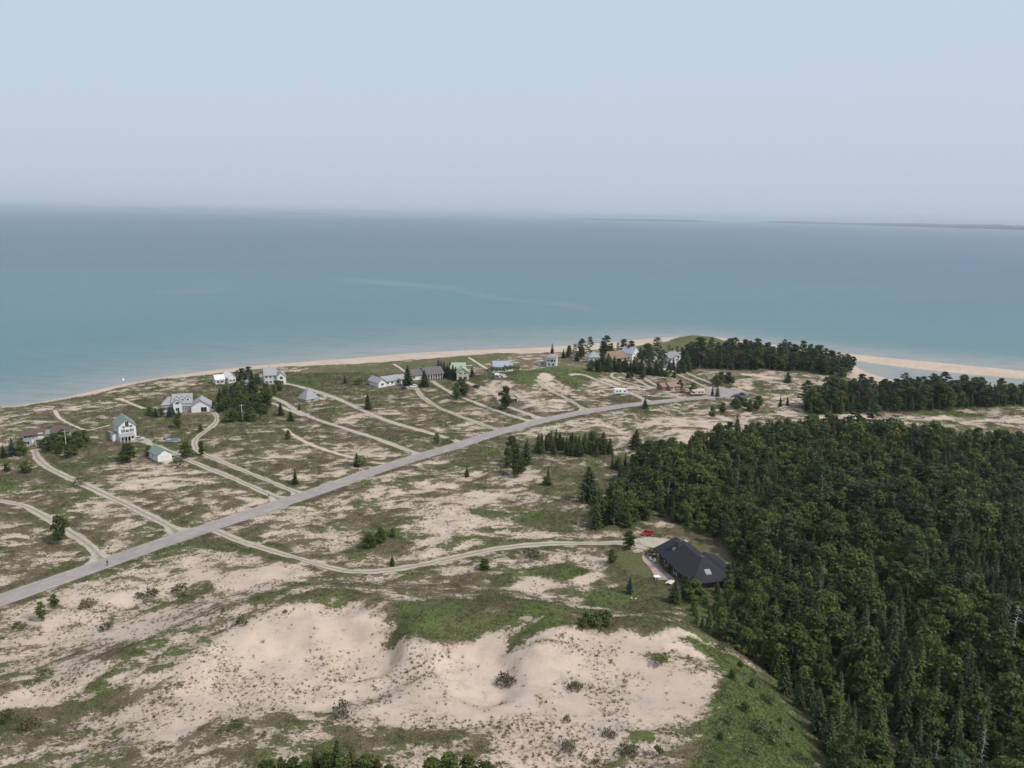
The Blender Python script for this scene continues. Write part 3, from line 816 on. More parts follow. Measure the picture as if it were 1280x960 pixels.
def clump_tree(seed, H, clumps, mat, csize, ncard, card, flat, base_r, bark=M_BARK, thick=.02, tone0=.35):
    R = np.random.default_rng(seed); c = Cards(); segs = []
    top = Vector((R.normal() * .04 * H, R.normal() * .04 * H, H * .86)); prev = Vector((0, 0, -.3)); r0 = thick * H
    n = 5; trunk = [prev]
    for i in range(1, n + 1):
        p = Vector((top.x * i / n + R.normal() * .06, top.y * i / n + R.normal() * .06, -.3 + (top.z + .3) * i / n)); r1 = r0 * .78
        segs.append((prev, p, r0, r1)); prev = p; r0 = r1; trunk.append(p)
    for (cx, cy, cz, cr) in clumps:
        z0 = max(H * .15, cz - .9 * math.hypot(cx, cy) * .6 - .3); f_ = min(1, (z0 + .3) / (top.z + .3))
        st = Vector((top.x * f_, top.y * f_, min(z0, top.z)))
        mid_ = (st + Vector((cx, cy, cz))) * .5 + Vector((0, 0, -.1 * cr))
        segs.append((st, mid_, .009 * H * (1.15 - f_ * .6), .006 * H)); segs.append((mid_, Vector((cx, cy, cz)), .006 * H, .002 * H))
        k = int(ncard * cr * cr * R.uniform(.8, 1.2))
        d = R.normal(size=(k, 3)); d /= np.linalg.norm(d, axis=1)[:, None]
        d[:, 2] = np.where((d[:, 2] < -.35), -d[:, 2] * .6, d[:, 2])
        rr = cr * (R.random(k) ** .33) * (1 + .22 * np.sin(d[:, 0] * 5 + seed) * np.cos(d[:, 1] * 4 + cz)) 
        P = np.array([cx, cy, cz]) + d * rr[:, None] * np.array([1, 1, flat])
        nn = d * .8 + R.normal(size=(k, 3)) * .6 + np.array([0, 0, .35])
        c.add(P, nn, card * (1 + .3 * R.normal(size=k)).clip(.5, 1.8), .75, tone0 + R.normal() * .16 + R.normal(size=k) * .16, R)
    return tubes('trunk', segs, bark), c.mesh('crown', mat)

def proto_broad(seed, H=8.0, W=2.6, mat=ML_BROAD, bark=M_BARK, low=.12):
    R = np.random.default_rng(seed + 100); cl = []
    nC = 17
    for i in range(nC):
        t = (i + .5) / nC; z = H * (low + (.93 - low) * t)
        prof = math.sin(math.pi * min(1, (t * .86 + .16))) ** .7
        th = i * 2.4 + R.normal() * .5; rad = W * prof * R.uniform(.3, .80)
        cl.append((math.cos(th) * rad, math.sin(th) * rad, z, W * R.uniform(.34, .52)))
    cl.append((0, 0, H * .9, W * .4)); cl.append((.3 * W, 0, H * .3, W * .5)); cl.append((-.3 * W, .1, H * .36, W * .5)); cl.append((0, -.3 * W, H * .42, W * .55))
    return clump_tree(seed, H, cl, mat, 1, 110, .21, .85, W, bark)

def proto_pine(seed, H=13.0, W=3.0, mat=ML_PINE, low=.35):
    R = np.random.default_rng(seed + 300); cl = []
    nC = 24
    for i in range(nC):
        t = (i + .5) / nC; z = H * (low + (.95 - low) * t)
        prof = (1 - t) ** .6 * (0.65 + .5 * t) + .10
        th = i * 2.4 + R.normal() * .6; rad = W * prof * R.uniform(.45, 1.1)
        cl.append((math.cos(th) * rad, math.sin(th) * rad, z + .12 * rad, W * R.uniform(.24, .40)))
    cl.append((0, 0, H * .96, W * .26))
    return clump_tree(seed, H, cl, mat, 1, 120, .20, .38, W, M_BARK, .017, .4)

def proto_shrub(seed, H=1.4, W=1.3, mat=ML_SHRUB, n=6, dens=110, card=.12):
    R = np.random.default_rng(seed + 500); cl = []
    for i in range(n):
        th = i * 2.4 + R.normal() * .4; rad = W * R.uniform(.15, .7)
        cl.append((math.cos(th) * rad, math.sin(th) * rad, H * R.uniform(.32, .72) * (1.1 - .4 * rad / W), W * R.uniform(.32, .5)))
    return clump_tree(seed, H * .5, cl, mat, 1, dens, card, .75, W, M_BARK, .03, .4)

def proto_dead(seed, H=9.0):
    R = np.random.default_rng(seed + 700); segs = []; prev = Vector((0, 0, -.3)); n = 8; r = .09
    for i in range(1, n + 1):
        p = Vector((R.normal() * .07, R.normal() * .07, H * i / n)); segs.append((prev, p, r, r * .82)); prev = p; r *= .82
    br = []
    for i in range(34):
        z = H * R.uniform(.25, .97); th = R.uniform(0, 6.28); L = (1.05 - z / H) * 2.0 * R.uniform(.5, 1.1) + .2
        p1 = Vector((math.cos(th) * L * .6, math.sin(th) * L * .6, z + .05)); p2 = Vector((math.cos(th + .2) * L, math.sin(th + .2) * L, z - .12 * L))
        br += [((0, 0, z), p1, .03, .022), (p1, p2, .022, .008)]
    return tubes('trunk', segs, M_DEAD), tubes('branch', br, M_DEAD, 4)

PROTO = {}
def reg(kind, name, variants, part2='crown'):
    lst = []
    for (tm, cm, H) in variants:
        lst.append((tm, cm, H))
    PROTO[kind] = (name, lst, part2)
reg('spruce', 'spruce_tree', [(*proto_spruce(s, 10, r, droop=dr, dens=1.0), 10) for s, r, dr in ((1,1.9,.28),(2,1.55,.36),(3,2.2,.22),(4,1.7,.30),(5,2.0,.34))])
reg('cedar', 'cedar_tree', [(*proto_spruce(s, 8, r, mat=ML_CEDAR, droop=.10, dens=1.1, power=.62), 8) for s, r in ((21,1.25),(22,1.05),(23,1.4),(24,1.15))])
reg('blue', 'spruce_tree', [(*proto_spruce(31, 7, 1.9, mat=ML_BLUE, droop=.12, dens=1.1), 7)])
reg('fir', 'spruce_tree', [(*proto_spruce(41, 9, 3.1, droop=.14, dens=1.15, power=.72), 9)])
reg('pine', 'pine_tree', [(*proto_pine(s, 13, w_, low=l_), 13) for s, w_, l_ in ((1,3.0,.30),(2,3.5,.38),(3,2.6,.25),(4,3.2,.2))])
reg('broad', 'broadleaf_tree', [(*proto_broad(s, 8, w_, bark=bk), 8) for s, w_, bk in ((1,2.5,M_BIRCH),(2,2.9,M_BARK),(3,2.2,M_BIRCH),(4,2.7,M_BARK),(5,2.0,M_BARK))])
reg('shrub', 'shrub', [(*proto_shrub(s, 1.6, w_), 1.4) for s, w_ in ((1,1.3),(2,1.6),(3,1.1))])
reg('juniper', 'juniper_bush', [(*proto_shrub(s + 40, .8, w_, ML_JUN, 7, 120, .11), .8) for s, w_ in ((1,1.4),(2,1.8),(3,1.2))])
reg('dead', 'dead_tree', [(*proto_dead(s), 9) for s in (1, 2, 3)], 'crown')
TREE_RAD = {'spruce': 1.8, 'cedar': 1.2, 'pine': 2.8, 'broad': 2.4, 'shrub': 1.3, 'juniper': 1.5, 'dead': .8, 'blue': 1.9, 'fir': 2.8}

def tree(kind, x, y, h, label, cat='tree', group=None, z=None, wide=1.0, var=None):
    name, lst, p2 = PROTO[kind]
    tm, cm, H = lst[(random.randrange(len(lst)) if var is None else var) % len(lst)]
    if z is None: z = ground_z(x, y)
    o = empty(name, (x, y, z - .05), random.uniform(0, 6.28))
    s = h / H; o.scale = (s * wide, s * wide, s)
    tag(o, label, cat, group)
    for nm, me_ in (('trunk', tm), (p2, cm)):
        c = bpy.data.objects.new(nm, me_); COL.objects.link(c); c.parent = o
    return o

def tree_px(kind, px, py, hpx, label, cat='tree', group=None, wide=1.0, var=None):
    if kind == 'spruce': wide *= 1.35
    p = at(px, py); dp = pdepth(p.x, p.y, p.z)
    h = hpx * dp / FPX / math.cos(PITCH) * .97
    return tree(kind, p.x, p.y, h, label, cat, group, p.z, wide, var)

# ------------------------------------------------------------------ single trees, read off the photograph
SING = [ # kind, px, py(base), height px, wide, label
 ('fir',735,626,46,1.22,'large dark spreading spruce alone among the sandy scrub left of the wood'),
 ('blue',787,743,24,1.0,'small blue grey spruce standing on the lawn left of the black roofed house'),
 ('spruce',843,755,34,1.35,'dark young spruce at the lower corner of the patio of the black roofed house'),
 ('broad',786,687,26,1.3,'round leafy tree covering the end of the long winding drive'),
 ('broad',765,704,20,1.25,'small dark round tree just below the end of the long winding drive'),
 ('broad',75,679,37,1.0,'full green tree beside the two track drive near the left edge'),
 ('broad',52,776,27,1.0,'bright green leafy tree just below the road at the left edge'),
 ('broad',68,758,16,1.1,'smaller leafy bushy tree just below the road, behind the bright green one'),
 ('spruce',806,511,14,1.5,'small dark conical spruce on the near verge of the road below the motorhome'),
 ('spruce',369,606,20,1.2,'small slender spruce standing above the road left of two gravel drives'),
 ('broad',160,578,24,1.3,'round dark green tree in front of the tall white house'),
 ('broad',186,571,14,1.2,'small green tree hugging the left wall of the white garage'),
 ('broad',546,555,15,1.1,'round dark tree where a gravel drive meets the road, before a sandy lot'),
 ('broad',562,553,9,1.0,'small shrub like tree just right of the round tree at the drive mouth'),
 ('spruce',446,583,18,1.3,'small dark spruce above the road beside the little fence'),
 ('broad',453,584,11,1.2,'low green tree right of the small dark spruce by the little fence'),
 ('spruce',460,512,22,1.2,'slim dark spruce between the A frame and the white ranch house'),
 ('spruce',510,482,26,1.5,'dark spruce at the right end of the white ranch house'),
 ('spruce',531,484,22,1.5,'dark spruce in front of the long dark grey roofed house'),
 ('spruce',590,471,14,1.3,'small dark spruce right of the pale green roofed house'),
 ('broad',577,497,24,1.5,'dark round tree below the pale green roofed house beside a drive'),
 ('broad',571,500,22,.7,'narrow green tree touching the dark round tree beside a drive'),
 ('spruce',431,480,11,1.2,'small spruce in the dune grass right of the A frame, nearest the lake'),
 ('broad',450,482,11,1.2,'small bushy tree in the dune grass left of the white ranch house'),
 ('spruce',351,520,18,1.4,'small dark spruce beside the gravel drive right of the dark grove'),
 ('spruce',363,527,14,1.7,'second small conifer below the gravel drive right of the dark grove'),
 ('spruce',374,513,9,1.4,'tiny conifer between the two joining gravel drives below the A frame'),
 ('broad',360,550,13,1.1,'small green tree at the start of the faint sandy track'),
 ('blue',16,570,24,1.1,'blue grey spruce with a wide base left of the red roofed grey house'),
 ('spruce',5,573,17,1.3,'small dark conifer at the very left edge below the lawn'),
 ('broad',28,570,20,1.2,'dark green tree close to the left wall of the red roofed house'),
 ('broad',33,592,17,1.5,'broad dark bush like tree below the left end of the red roofed house'),
 ('broad',9,590,12,1.4,'low green bush tree at the left edge in a sandy gap'),
 ('broad',99,606,10,1.4,'small green tree overhanging the gravel drive of the red roofed house'),
 ('broad',86,573,20,1.1,'green tree at the foot of the white utility pole'),
 ('broad',222,536,20,1.1,'green tree on the slope below the porch of the long grey house'),
 ('broad',251,541,12,1.1,'small dark tree inside the bend of the winding drive'),
 ('broad',233,573,22,1.3,'dark round tree left of the bend where the winding drive turns'),
 ('broad',252,570,20,.9,'narrow green tree just right of the bend in the winding drive'),
 ('broad',222,583,10,1.0,'thin pale shrub tree right of the white garage by its drive'),
 ('broad',632,512,30,.8,'tall bright green tree hiding the left of the small green roofed shed'),
 ('spruce',690,442,13,1.0,'thin pointed spruce on the beach edge, leftmost of the point grove'),
 ('broad',890,523,17,1.2,'dark round tree just below the end of the paved road'),
 ('broad',903,516,13,1.2,'small dark tree below the road end, right of the round one'),
 ('broad',866,492,14,1.2,'bright green tree behind the tan motorhome'),
 ('broad',850,487,13,.9,'small dark green tree at the right wall of the pink roofed cabin'),
 ('spruce',896,496,13,1.1,'slim tree island in the middle of the paved turning circle'),
 ('spruce',890,495,13,.9,'narrow dark tree beside the slim one in the turning circle'),
 ('spruce',975,508,13,1.1,'small dark spruce in the sand right of the dark blue pickup, left one of two'),
 ('spruce',984,507,12,1.1,'small dark spruce in the sand right of the dark blue pickup, right one of two'),
 ('spruce',985,478,14,1.8,'broad dark conifer in front of the right end of the point grove'),
 ('spruce',795,560,24,1.9,'broad dark conifer alone on the sand right of the tree row'),
 ('broad',772,588,14,1.3,'low green tree left of the wood edge behind the spreading spruce'),
 ('spruce',584,596,15,1.0,'small dark conifer in scrub below the middle of the road'),
 ('broad',462,685,18,1.5,'dark bushy tree on the brown mound above the long winding drive'),
 ('broad',476,680,22,1.0,'taller conifer like tree on the brown mound above the long winding drive'),
 ('broad',491,672,13,1.5,'low dark green tree right of the brown mound'),
 ('spruce',490,707,14,1.2,'small pale green conifer on the upper verge of the long winding drive'),
 ('broad',606,712,15,1.5,'grey green bushy tree below the long winding drive'),
 ('broad',664,696,9,1.8,'low dark bush tree below the bend of the long winding drive'),
 ('cedar',685,600,18,.9,'thin cedar standing alone above the spreading spruce, left side'),
 ('broad',684,607,12,1.7,'bright green bushy tree at the foot of a thin cedar'),
]
for k, px, py, h, wd, lb in SING:
    if k == 'broad' and h < 12: tree_px('shrub', px, py, h, lb.replace('tree', 'shrub').replace('shrub shrub', 'shrub').replace('shrub like shrub', 'shrub'), 'shrub', None, wd)
    else: tree_px(k, px, py, h, lb, 'tree', None, wd)

def cluster(items, group, label, cat='tree'):
    for k, px, py, h, wd in items: tree_px(k, px, py, h, label, cat, group, wd)
R0 = random.Random(5)
cluster([('broad',640,578,34,1.1),('spruce',658,580,32,1.3),('broad',646,596,30,1.0),('broad',636,584,22,1.0),('broad',652,592,22,1.1)], 'tall dark trees by the road', 'tall dark tree in the tight clump just below the middle of the road')
row = []
for i in range(30):
    px = 672 + 92 * i / 29 + R0.uniform(-2, 2); row.append((R0.choice(['cedar','cedar','spruce','broad']), px, 566 - 2 * math.sin(i) + R0.uniform(-5, 3) + (px - 672) * .02, R0.uniform(14, 27), R0.uniform(1.0, 1.4)))
row.append(('broad', 716, 570, 16, 1.5))
cluster(row, 'tree row below the road', 'green cedar or spruce in the long dense row below the curve of the road')
cluster([(R0.choice(['cedar','broad','cedar']), 764 + R0.uniform(0, 30), 590 + R0.uniform(-7, 6), R0.uniform(12, 24), 1.0) for _ in range(9)], 'small cedars left of the wood', 'small cedar in the loose group just left of the wood')
cluster([(R0.choice(['broad','broad','shrub']), 740 + R0.uniform(-14, 20), 778 + R0.uniform(-8, 7), R0.uniform(9, 19), 1.2) for _ in range(9)], 'bushes behind the dune crest', 'dark green bush in the clump on the meadow behind the dune crest')
cluster([('broad',68,562,22,1.5),('broad',80,560,24,1.2),('broad',97,560,22,1.4),('broad',107,556,20,1.3),('broad',60,566,22,1.2),('broad',74,568,16,1.2),('broad',92,570,15,1.3),('broad',52,560,10,.9)], 'trees right of the red roofed house', 'dark green tree in the thicket right of the red roofed grey house')
grove = []
for i in range(64):
    px = R0.uniform(266, 336); py = R0.uniform(492, 529)
    if (px < 274 and py < 498) or (px > 328 and py > 520) or (px<283 and py>520): continue
    grove.append((R0.choice(['pine','broad','spruce','broad','broad']), px, py, R0.uniform(10, 20) if py > 505 else R0.uniform(12, 21), 1.3))
grove += [('pine', 304, 487, 28, 1.0), ('pine', 312, 484, 27, 1.0), ('spruce', 316, 488, 26, 1.2), ('pine', 297, 478, 16, 1.0),('pine',322,490,24,1.0),('broad',333,496,18,1.4),('broad',343,494,14,1.4),('broad',348,489,14,1.2)]
cluster(grove, 'dark grove behind the long grey house', 'dark tree in the grove between the long grey house and the lake cottages')
cluster([('broad',188,520,12,1.3),('blue',195,522,12,1.6),('broad',203,521,12,1.2),('blue',212,522,14,1.5),('spruce',217,520,13,1.2),('broad',224,521,8,1.3)], 'young trees before the long grey house', 'young conifer in the row before the left half of the long grey house')
cluster([('spruce',548 + i * 3.6, 467 + i * 1.4 + R0.uniform(-1, 1), 19 + R0.uniform(-2, 3), 1.25) for i in range(7)] , 'dark spruces between two houses', 'dark spruce in the dense row between the dark grey and pale green roofed houses')
cluster([(k, px, py, h, wd) for k, px, py, h, wd in [('shrub',618,467,8,1),('shrub',626,467,8,1),('shrub',634,466,8,1),('shrub',642,466,9,1),('shrub',614,465,7,1)]], 'bushes before the blue grey roofed house', 'dark bush against the front wall of the blue grey roofed house', 'shrub')
# grove on the point around the houses
pg = [('pine',711,449,18,.9),('pine',718,449,20,.9),('pine',727,449,27,.9),('pine',737,447,27,1.0),('spruce',704,448,12,1.4),('spruce',721,452,14,1.4),
 ('pine',757,447,29,1.3),('pine',764,450,22,1.0),('pine',780,447,24,1.2),('pine',788,449,24,1.1),('pine',772,443,16,1.0),('spruce',799,449,16,1.3),
 ('spruce',752,464,26,1.5),('spruce',760,465,24,1.4),('spruce',768,464,20,1.4),('spruce',775,465,18,1.3),('spruce',782,464,18,1.4),('broad',739,464,14,1.5),('broad',746,464,13,1.3),
 ('pine',797,464,24,1.2),('pine',805,462,26,1.2),('pine',812,460,28,1.1),('pine',820,458,38,1.15),('pine',828,462,26,1.2),('spruce',792,466,20,1.4),('spruce',801,468,20,1.4),('spruce',811,468,22,1.4),('spruce',820,469,20,1.5),
 ('spruce',826,470,18,1.4),('pine',840,448,14,1.1),('pine',846,446,14,1.1),('pine',852,449,16,1.1),('pine',861,458,30,1.2),('spruce',848,467,12,1.6),('spruce',855,466,14,1.6),('spruce',843,472,9,1.7),('pine',836,444,14,1.0),('spruce',858,464,26,1.4),
 ('broad',789,473,10,1.3),('broad',803,474,11,1.3),('spruce',785,472,9,1.3),('broad',833,471,10,1.4),('pine',866,462,34,1.2),('pine',874,462,42,1.2)]
for i in range(34):
    px = R0.uniform(744, 866); pg.append((R0.choice(['spruce','spruce','pine','broad']), px, R0.uniform(461, 467), R0.uniform(11, 17), 1.3))
for i in range(16):
    px = R0.choice([R0.uniform(700, 735), R0.uniform(752, 764), R0.uniform(800, 832), R0.uniform(852, 866)]); pg.append((R0.choice(['spruce','pine','broad']), px, R0.uniform(445, 451), R0.uniform(12, 22), 1.25))
cluster(pg, 'conifers among the houses on the point', 'dark conifer among the houses on the wooded point')
cluster([('broad',896 + R0.uniform(-6, 22), 479 + R0.uniform(-4, 5), R0.uniform(8, 14), 1.4) for _ in range(7)], 'bushes behind the turning circle', 'low dark bush behind the turning circle, in front of the point wood')
cluster([('broad',923 + R0.uniform(-6, 26), 510 + R0.uniform(-5, 6), R0.uniform(9, 15), 1.4) for _ in range(12)], 'bushes below the dark blue pickup', 'low dark bush in the patch just below the dark blue pickup')
cluster([('cedar',935 + R0.uniform(-20, 40), 545 + R0.uniform(-6, 4), R0.uniform(16, 26), 1.2) for _ in range(8)], 'trees at the far edge of the wood', 'dark tree standing out on the sand at the far edge of the wood')
cluster([(R0.choice(['shrub','broad']), *p_, R0.uniform(7, 15), 1.4) for p_ in [(905,812),(925,835),(940,860),(960,880),(975,905),(950,915),(985,935),(1000,955),(930,890),(940,940),(890,955),(915,850),(968,930),(990,915),(900,925),(880,975),(925,970)]], 'bushes on the green slope', 'small leafy bush on the green slope between dune and wood', 'shrub')
# foliage at the bottom edge
cluster([('broad',335,985,38,1.3),('cedar',352,984,44,1.5),('broad',368,985,44,1.3),('spruce',422,980,64,1.1),('cedar',396,984,50,1.5),('broad',410,986,48,1.2),('cedar',440,984,58,1.5),('broad',458,988,50,1.2),('broad',426,990,50,1.3),('broad',382,992,46,1.2),('cedar',472,988,46,1.4),('broad',486,994,42,1.2)], 'leafy trees at the bottom edge', 'bright green young tree in the clump cut by the bottom edge of the picture')
cluster([('broad',540,985,42,1.5),('broad',562,985,50,1.5),('broad',585,985,46,1.4),('broad',608,988,40,1.3)], 'bushy trees at the bottom centre', 'green bushy tree cut by the bottom edge, right of the taller leafy clump')

JUN = [ # individual low bushes: kind, px, py, width px, height px, label
 ('juniper',301,782,27,17,'rounded yellow green juniper bush standing alone on the sand slope'),
 ('juniper',279,765,6,7,'tiny dark juniper at the top of the bare sand slope'),
 ('juniper',357,766,10,6,'small dark bush on the upper lip of the large sand bowl'),
 ('shrub',828,832,40,22,'wide dark green shrub on the right part of the sand plateau'),
 ('juniper',633,856,28,15,'grey brown half buried bush on the lip of the small sand bowl'),
 ('juniper',708,902,18,12,'dark green bush low in the sandy foreground, right of centre'),
 ('juniper',788,942,26,14,'dark low bush near the bottom edge beside a taller green one'),
 ('shrub',822,946,26,24,'bright green bush near the bottom edge at the foot of the lee slope'),
 ('juniper',710,936,22,10,'elongated low bush near the bottom edge, left of two green ones'),
 ('juniper',762,920,22,8,'flat olive bush in the lower right sand'),
 ('juniper',743,955,14,8,'tiny dark bush right at the bottom edge'),
 ('shrub',912,905,24,20,'dark round shrub on the green lee slope'),
 ('juniper',425,895,42,16,'flat olive bush mat left of centre in the foreground sand'),
 ('juniper',717,861,22,8,'small pale green mat in the middle of the sand plateau'),
 ('juniper',190,746,36,14,'long dark bush mat below the road at left'),
 ('juniper',224,742,40,16,'long grey green bush mat pointing up the sand slope'),
 ('juniper',112,757,28,12,'dark oval bush mat below the road, right of the bright green tree'),
 ('juniper',22,786,28,12,'dark oval bush mat at the left edge below the road'),
 ('shrub',173,748,20,12,'bright green low bush below the road near the left edge'),
 ('juniper',130,788,22,10,'yellow green low mat in the left foreground scrub'),
 ('shrub',50,850,44,14,'long green mat bush in the left foreground'),
 ('shrub',10,903,36,26,'dark green bush at the left edge near the bottom'),
 ('juniper',40,912,30,22,'dark bush mass right of the bush at the lower left edge'),
 ('shrub',290,912,40,14,'yellow green low bush near the bottom left of centre'),
]
for k, px, py, wp, hp, lb in JUN:
    p = at(px, py); dp = pdepth(p.x, p.y, p.z)
    name, lst, p2 = PROTO[k]; H = lst[0][2]; W0 = {'shrub': 1.45, 'juniper': 1.55}[k]
    hw = hp * dp / FPX * .95; ww = wp * dp / FPX * .5
    h = hw * .8
    tree(k, p.x, p.y, h, lb, 'shrub', None, p.z, (ww / W0) / (h / H))
# ------------------------------------------------------------------ the woods
def poisson(P, spacing, n, R):
    P = np.array(P); lo, hi = P.min(0), P.max(0)
    c = lo + R.random((n, 2)) * (hi - lo)
    c = c[inside(c[:, 0], c[:, 1], P)]
    cell = spacing; grid = {}; out = []
    for p in c:
        k = (int(p[0] // cell), int(p[1] // cell)); ok = True
        for i in (-1, 0, 1):
            for j in (-1, 0, 1):
                for q in grid.get((k[0] + i, k[1] + j), ()):
                    if (q[0] - p[0]) ** 2 + (q[1] - p[1]) ** 2 < spacing * spacing: ok = False; break
        if ok: grid.setdefault(k, []).append(p); out.append(p)
    return np.array(out)
WOODS = []   # x, y, z, kind, variant, h, wide, wood
Rw = np.random.default_rng(77)
for wood, sp_ in (('main', 2.85), ('strip', 2.9), ('point', 3.3)):
    P = FORESTS[wood]
    pts = poisson(P, sp_, 60000 if wood == 'main' else 16000, Rw)
    px, py, dp = project(pts[:, 0], pts[:, 1], np.full(len(pts), 8.0))
    ok = (px < 1400) & (py < 1045) & (px > 600); pts = pts[ok]; px = px[ok]; py = py[ok]
    z = terrain(pts[:, 0], pts[:, 1])[0]
    mixn = fbm(pts[:, 0], pts[:, 1], 26, 3, 15); hn = fbm(pts[:, 0], pts[:, 1], 30, 3, 19); ed = sdist(pts[:, 0], pts[:, 1], P)
    for i, p in enumerate(pts):
        r = Rw.random() + (mixn[i] - .5) * 1.5
        if wood == 'main' and ed[i] > 4 and Rw.random() < .03: continue
        if wood == 'main': k = 'dead' if Rw.random() < .035 else ('spruce' if r < .21 else 'cedar' if r < .40 else 'pine' if Rw.random() < .13 else 'broad')
        elif wood == 'strip': k = 'cedar' if r < .4 else 'spruce' if r < .55 else 'broad' if r < .85 else 'pine'
        else: k = 'pine' if r < .5 else 'spruce' if r < .75 else 'broad'
        h = {'cedar': 8.2, 'spruce': 9.4, 'broad': 9.0, 'pine': 12.5, 'dead': 9}[k] * (1.0 if k != 'broad' else Rw.uniform(.8, 1.25)) * (.62 + .75 * hn[i]) * Rw.uniform(.68, 1.3)
        if wood == 'main': h *= .82 + .18 * float(sm(0, 10, ed[i]))
        if wood == 'strip': h *= .88
        # keep the black roofed house in view: the trees in front of it are low
        if wood == 'main' and 800 < px[i] < 935 and 690 < py[i] < 800 : h *= .55
        if wood == 'main' and 760 < px[i] < 905 and py[i] < 690 and py[i] > 630: h *= .9
        WOODS.append((p[0], p[1], z[i], k, int(Rw.integers(0, 5)), h, float(Rw.uniform(.9, 1.45) if k == 'spruce' else Rw.uniform(.95, 1.3)), wood))
# a few tall characterful pines along the skyline of the strip
for px, py, h in ((1128,504,40),(1248,509,38),(1196,505,30),(1210,505,30),(1265,507,26),(1185,505,27),(1225,506,27),(945,452,30),(941,455,28),(1012,455,26),(1020,458,26),(1030,460,26),(1037,462,24)):
    p = at(px, py); dp = pdepth(p.x, p.y, p.z)
    WOODS.append((p.x, p.y, p.z, 'pine', int(Rw.integers(0, 4)), h * dp / FPX, 1.0, 'strip' if px > 1100 else 'point'))
# size in the picture decides which trees are things of their own
W_LABEL = {
 'main': {'spruce': 'dark spruce in the dense wood that fills the lower right', 'cedar': 'olive green cedar in the dense wood that fills the lower right', 'broad': 'leafy tree in the dense wood that fills the lower right', 'pine': 'tall pine in the dense wood that fills the lower right', 'dead': 'bare grey dead tree in the dense wood that fills the lower right'},
 'strip': {'spruce': 'dark spruce in the narrow wood between sand strip and lagoon', 'cedar': 'cedar in the narrow wood between sand strip and lagoon', 'broad': 'leafy tree in the narrow wood between sand strip and lagoon', 'pine': 'pine in the narrow wood between sand strip and lagoon'},
 'point': {'spruce': 'dark spruce in the wood at the tip of the point', 'broad': 'leafy tree in the wood at the tip of the point', 'pine': 'pine in the wood at the tip of the point'}}
W_GROUP = {'spruce': 'spruces', 'cedar': 'cedars', 'broad': 'leafy trees', 'pine': 'pines', 'dead': 'dead trees'}
W_PLACE = {'main': 'of the big wood', 'strip': 'of the narrow wood', 'point': 'of the point wood'}
A = np.array([(w_[0], w_[1], w_[2] + w_[5]) for w_ in WOODS]); qx, qy, qd = project(A[:, 0], A[:, 1], A[:, 2])
bykind = {}
for i, w_ in enumerate(WOODS):
    vis = (-10 < qx[i] < 1290) and qy[i] < 965
    bykind.setdefault(w_[3], []).append((-(w_[5] / qd[i]) if vis else 1.0, i))
used = {}
for o in COL.objects:
    for k, nm in (('spruce', 'spruce_tree'), ('cedar', 'cedar_tree'), ('broad', 'broadleaf_tree'), ('pine', 'pine_tree')):
        if o.type == 'EMPTY' and o.name.split('.')[0] == nm: used[k] = used.get(k, 0) + 1
rest = {}
for k, lst in bykind.items():
    lst.sort(); cap = 296 - used.get(k, 0)
    for j, (sz, i) in enumerate(lst):
        x, y, z, kk, var, h, wd, wood = WOODS[i]
        if j < cap and sz < 0: tree(k, x, y, h, W_LABEL[wood][k], 'tree', W_GROUP[k] + ' ' + W_PLACE[wood], z, wd, var)
        else: rest.setdefault((k), []).append(WOODS[i])

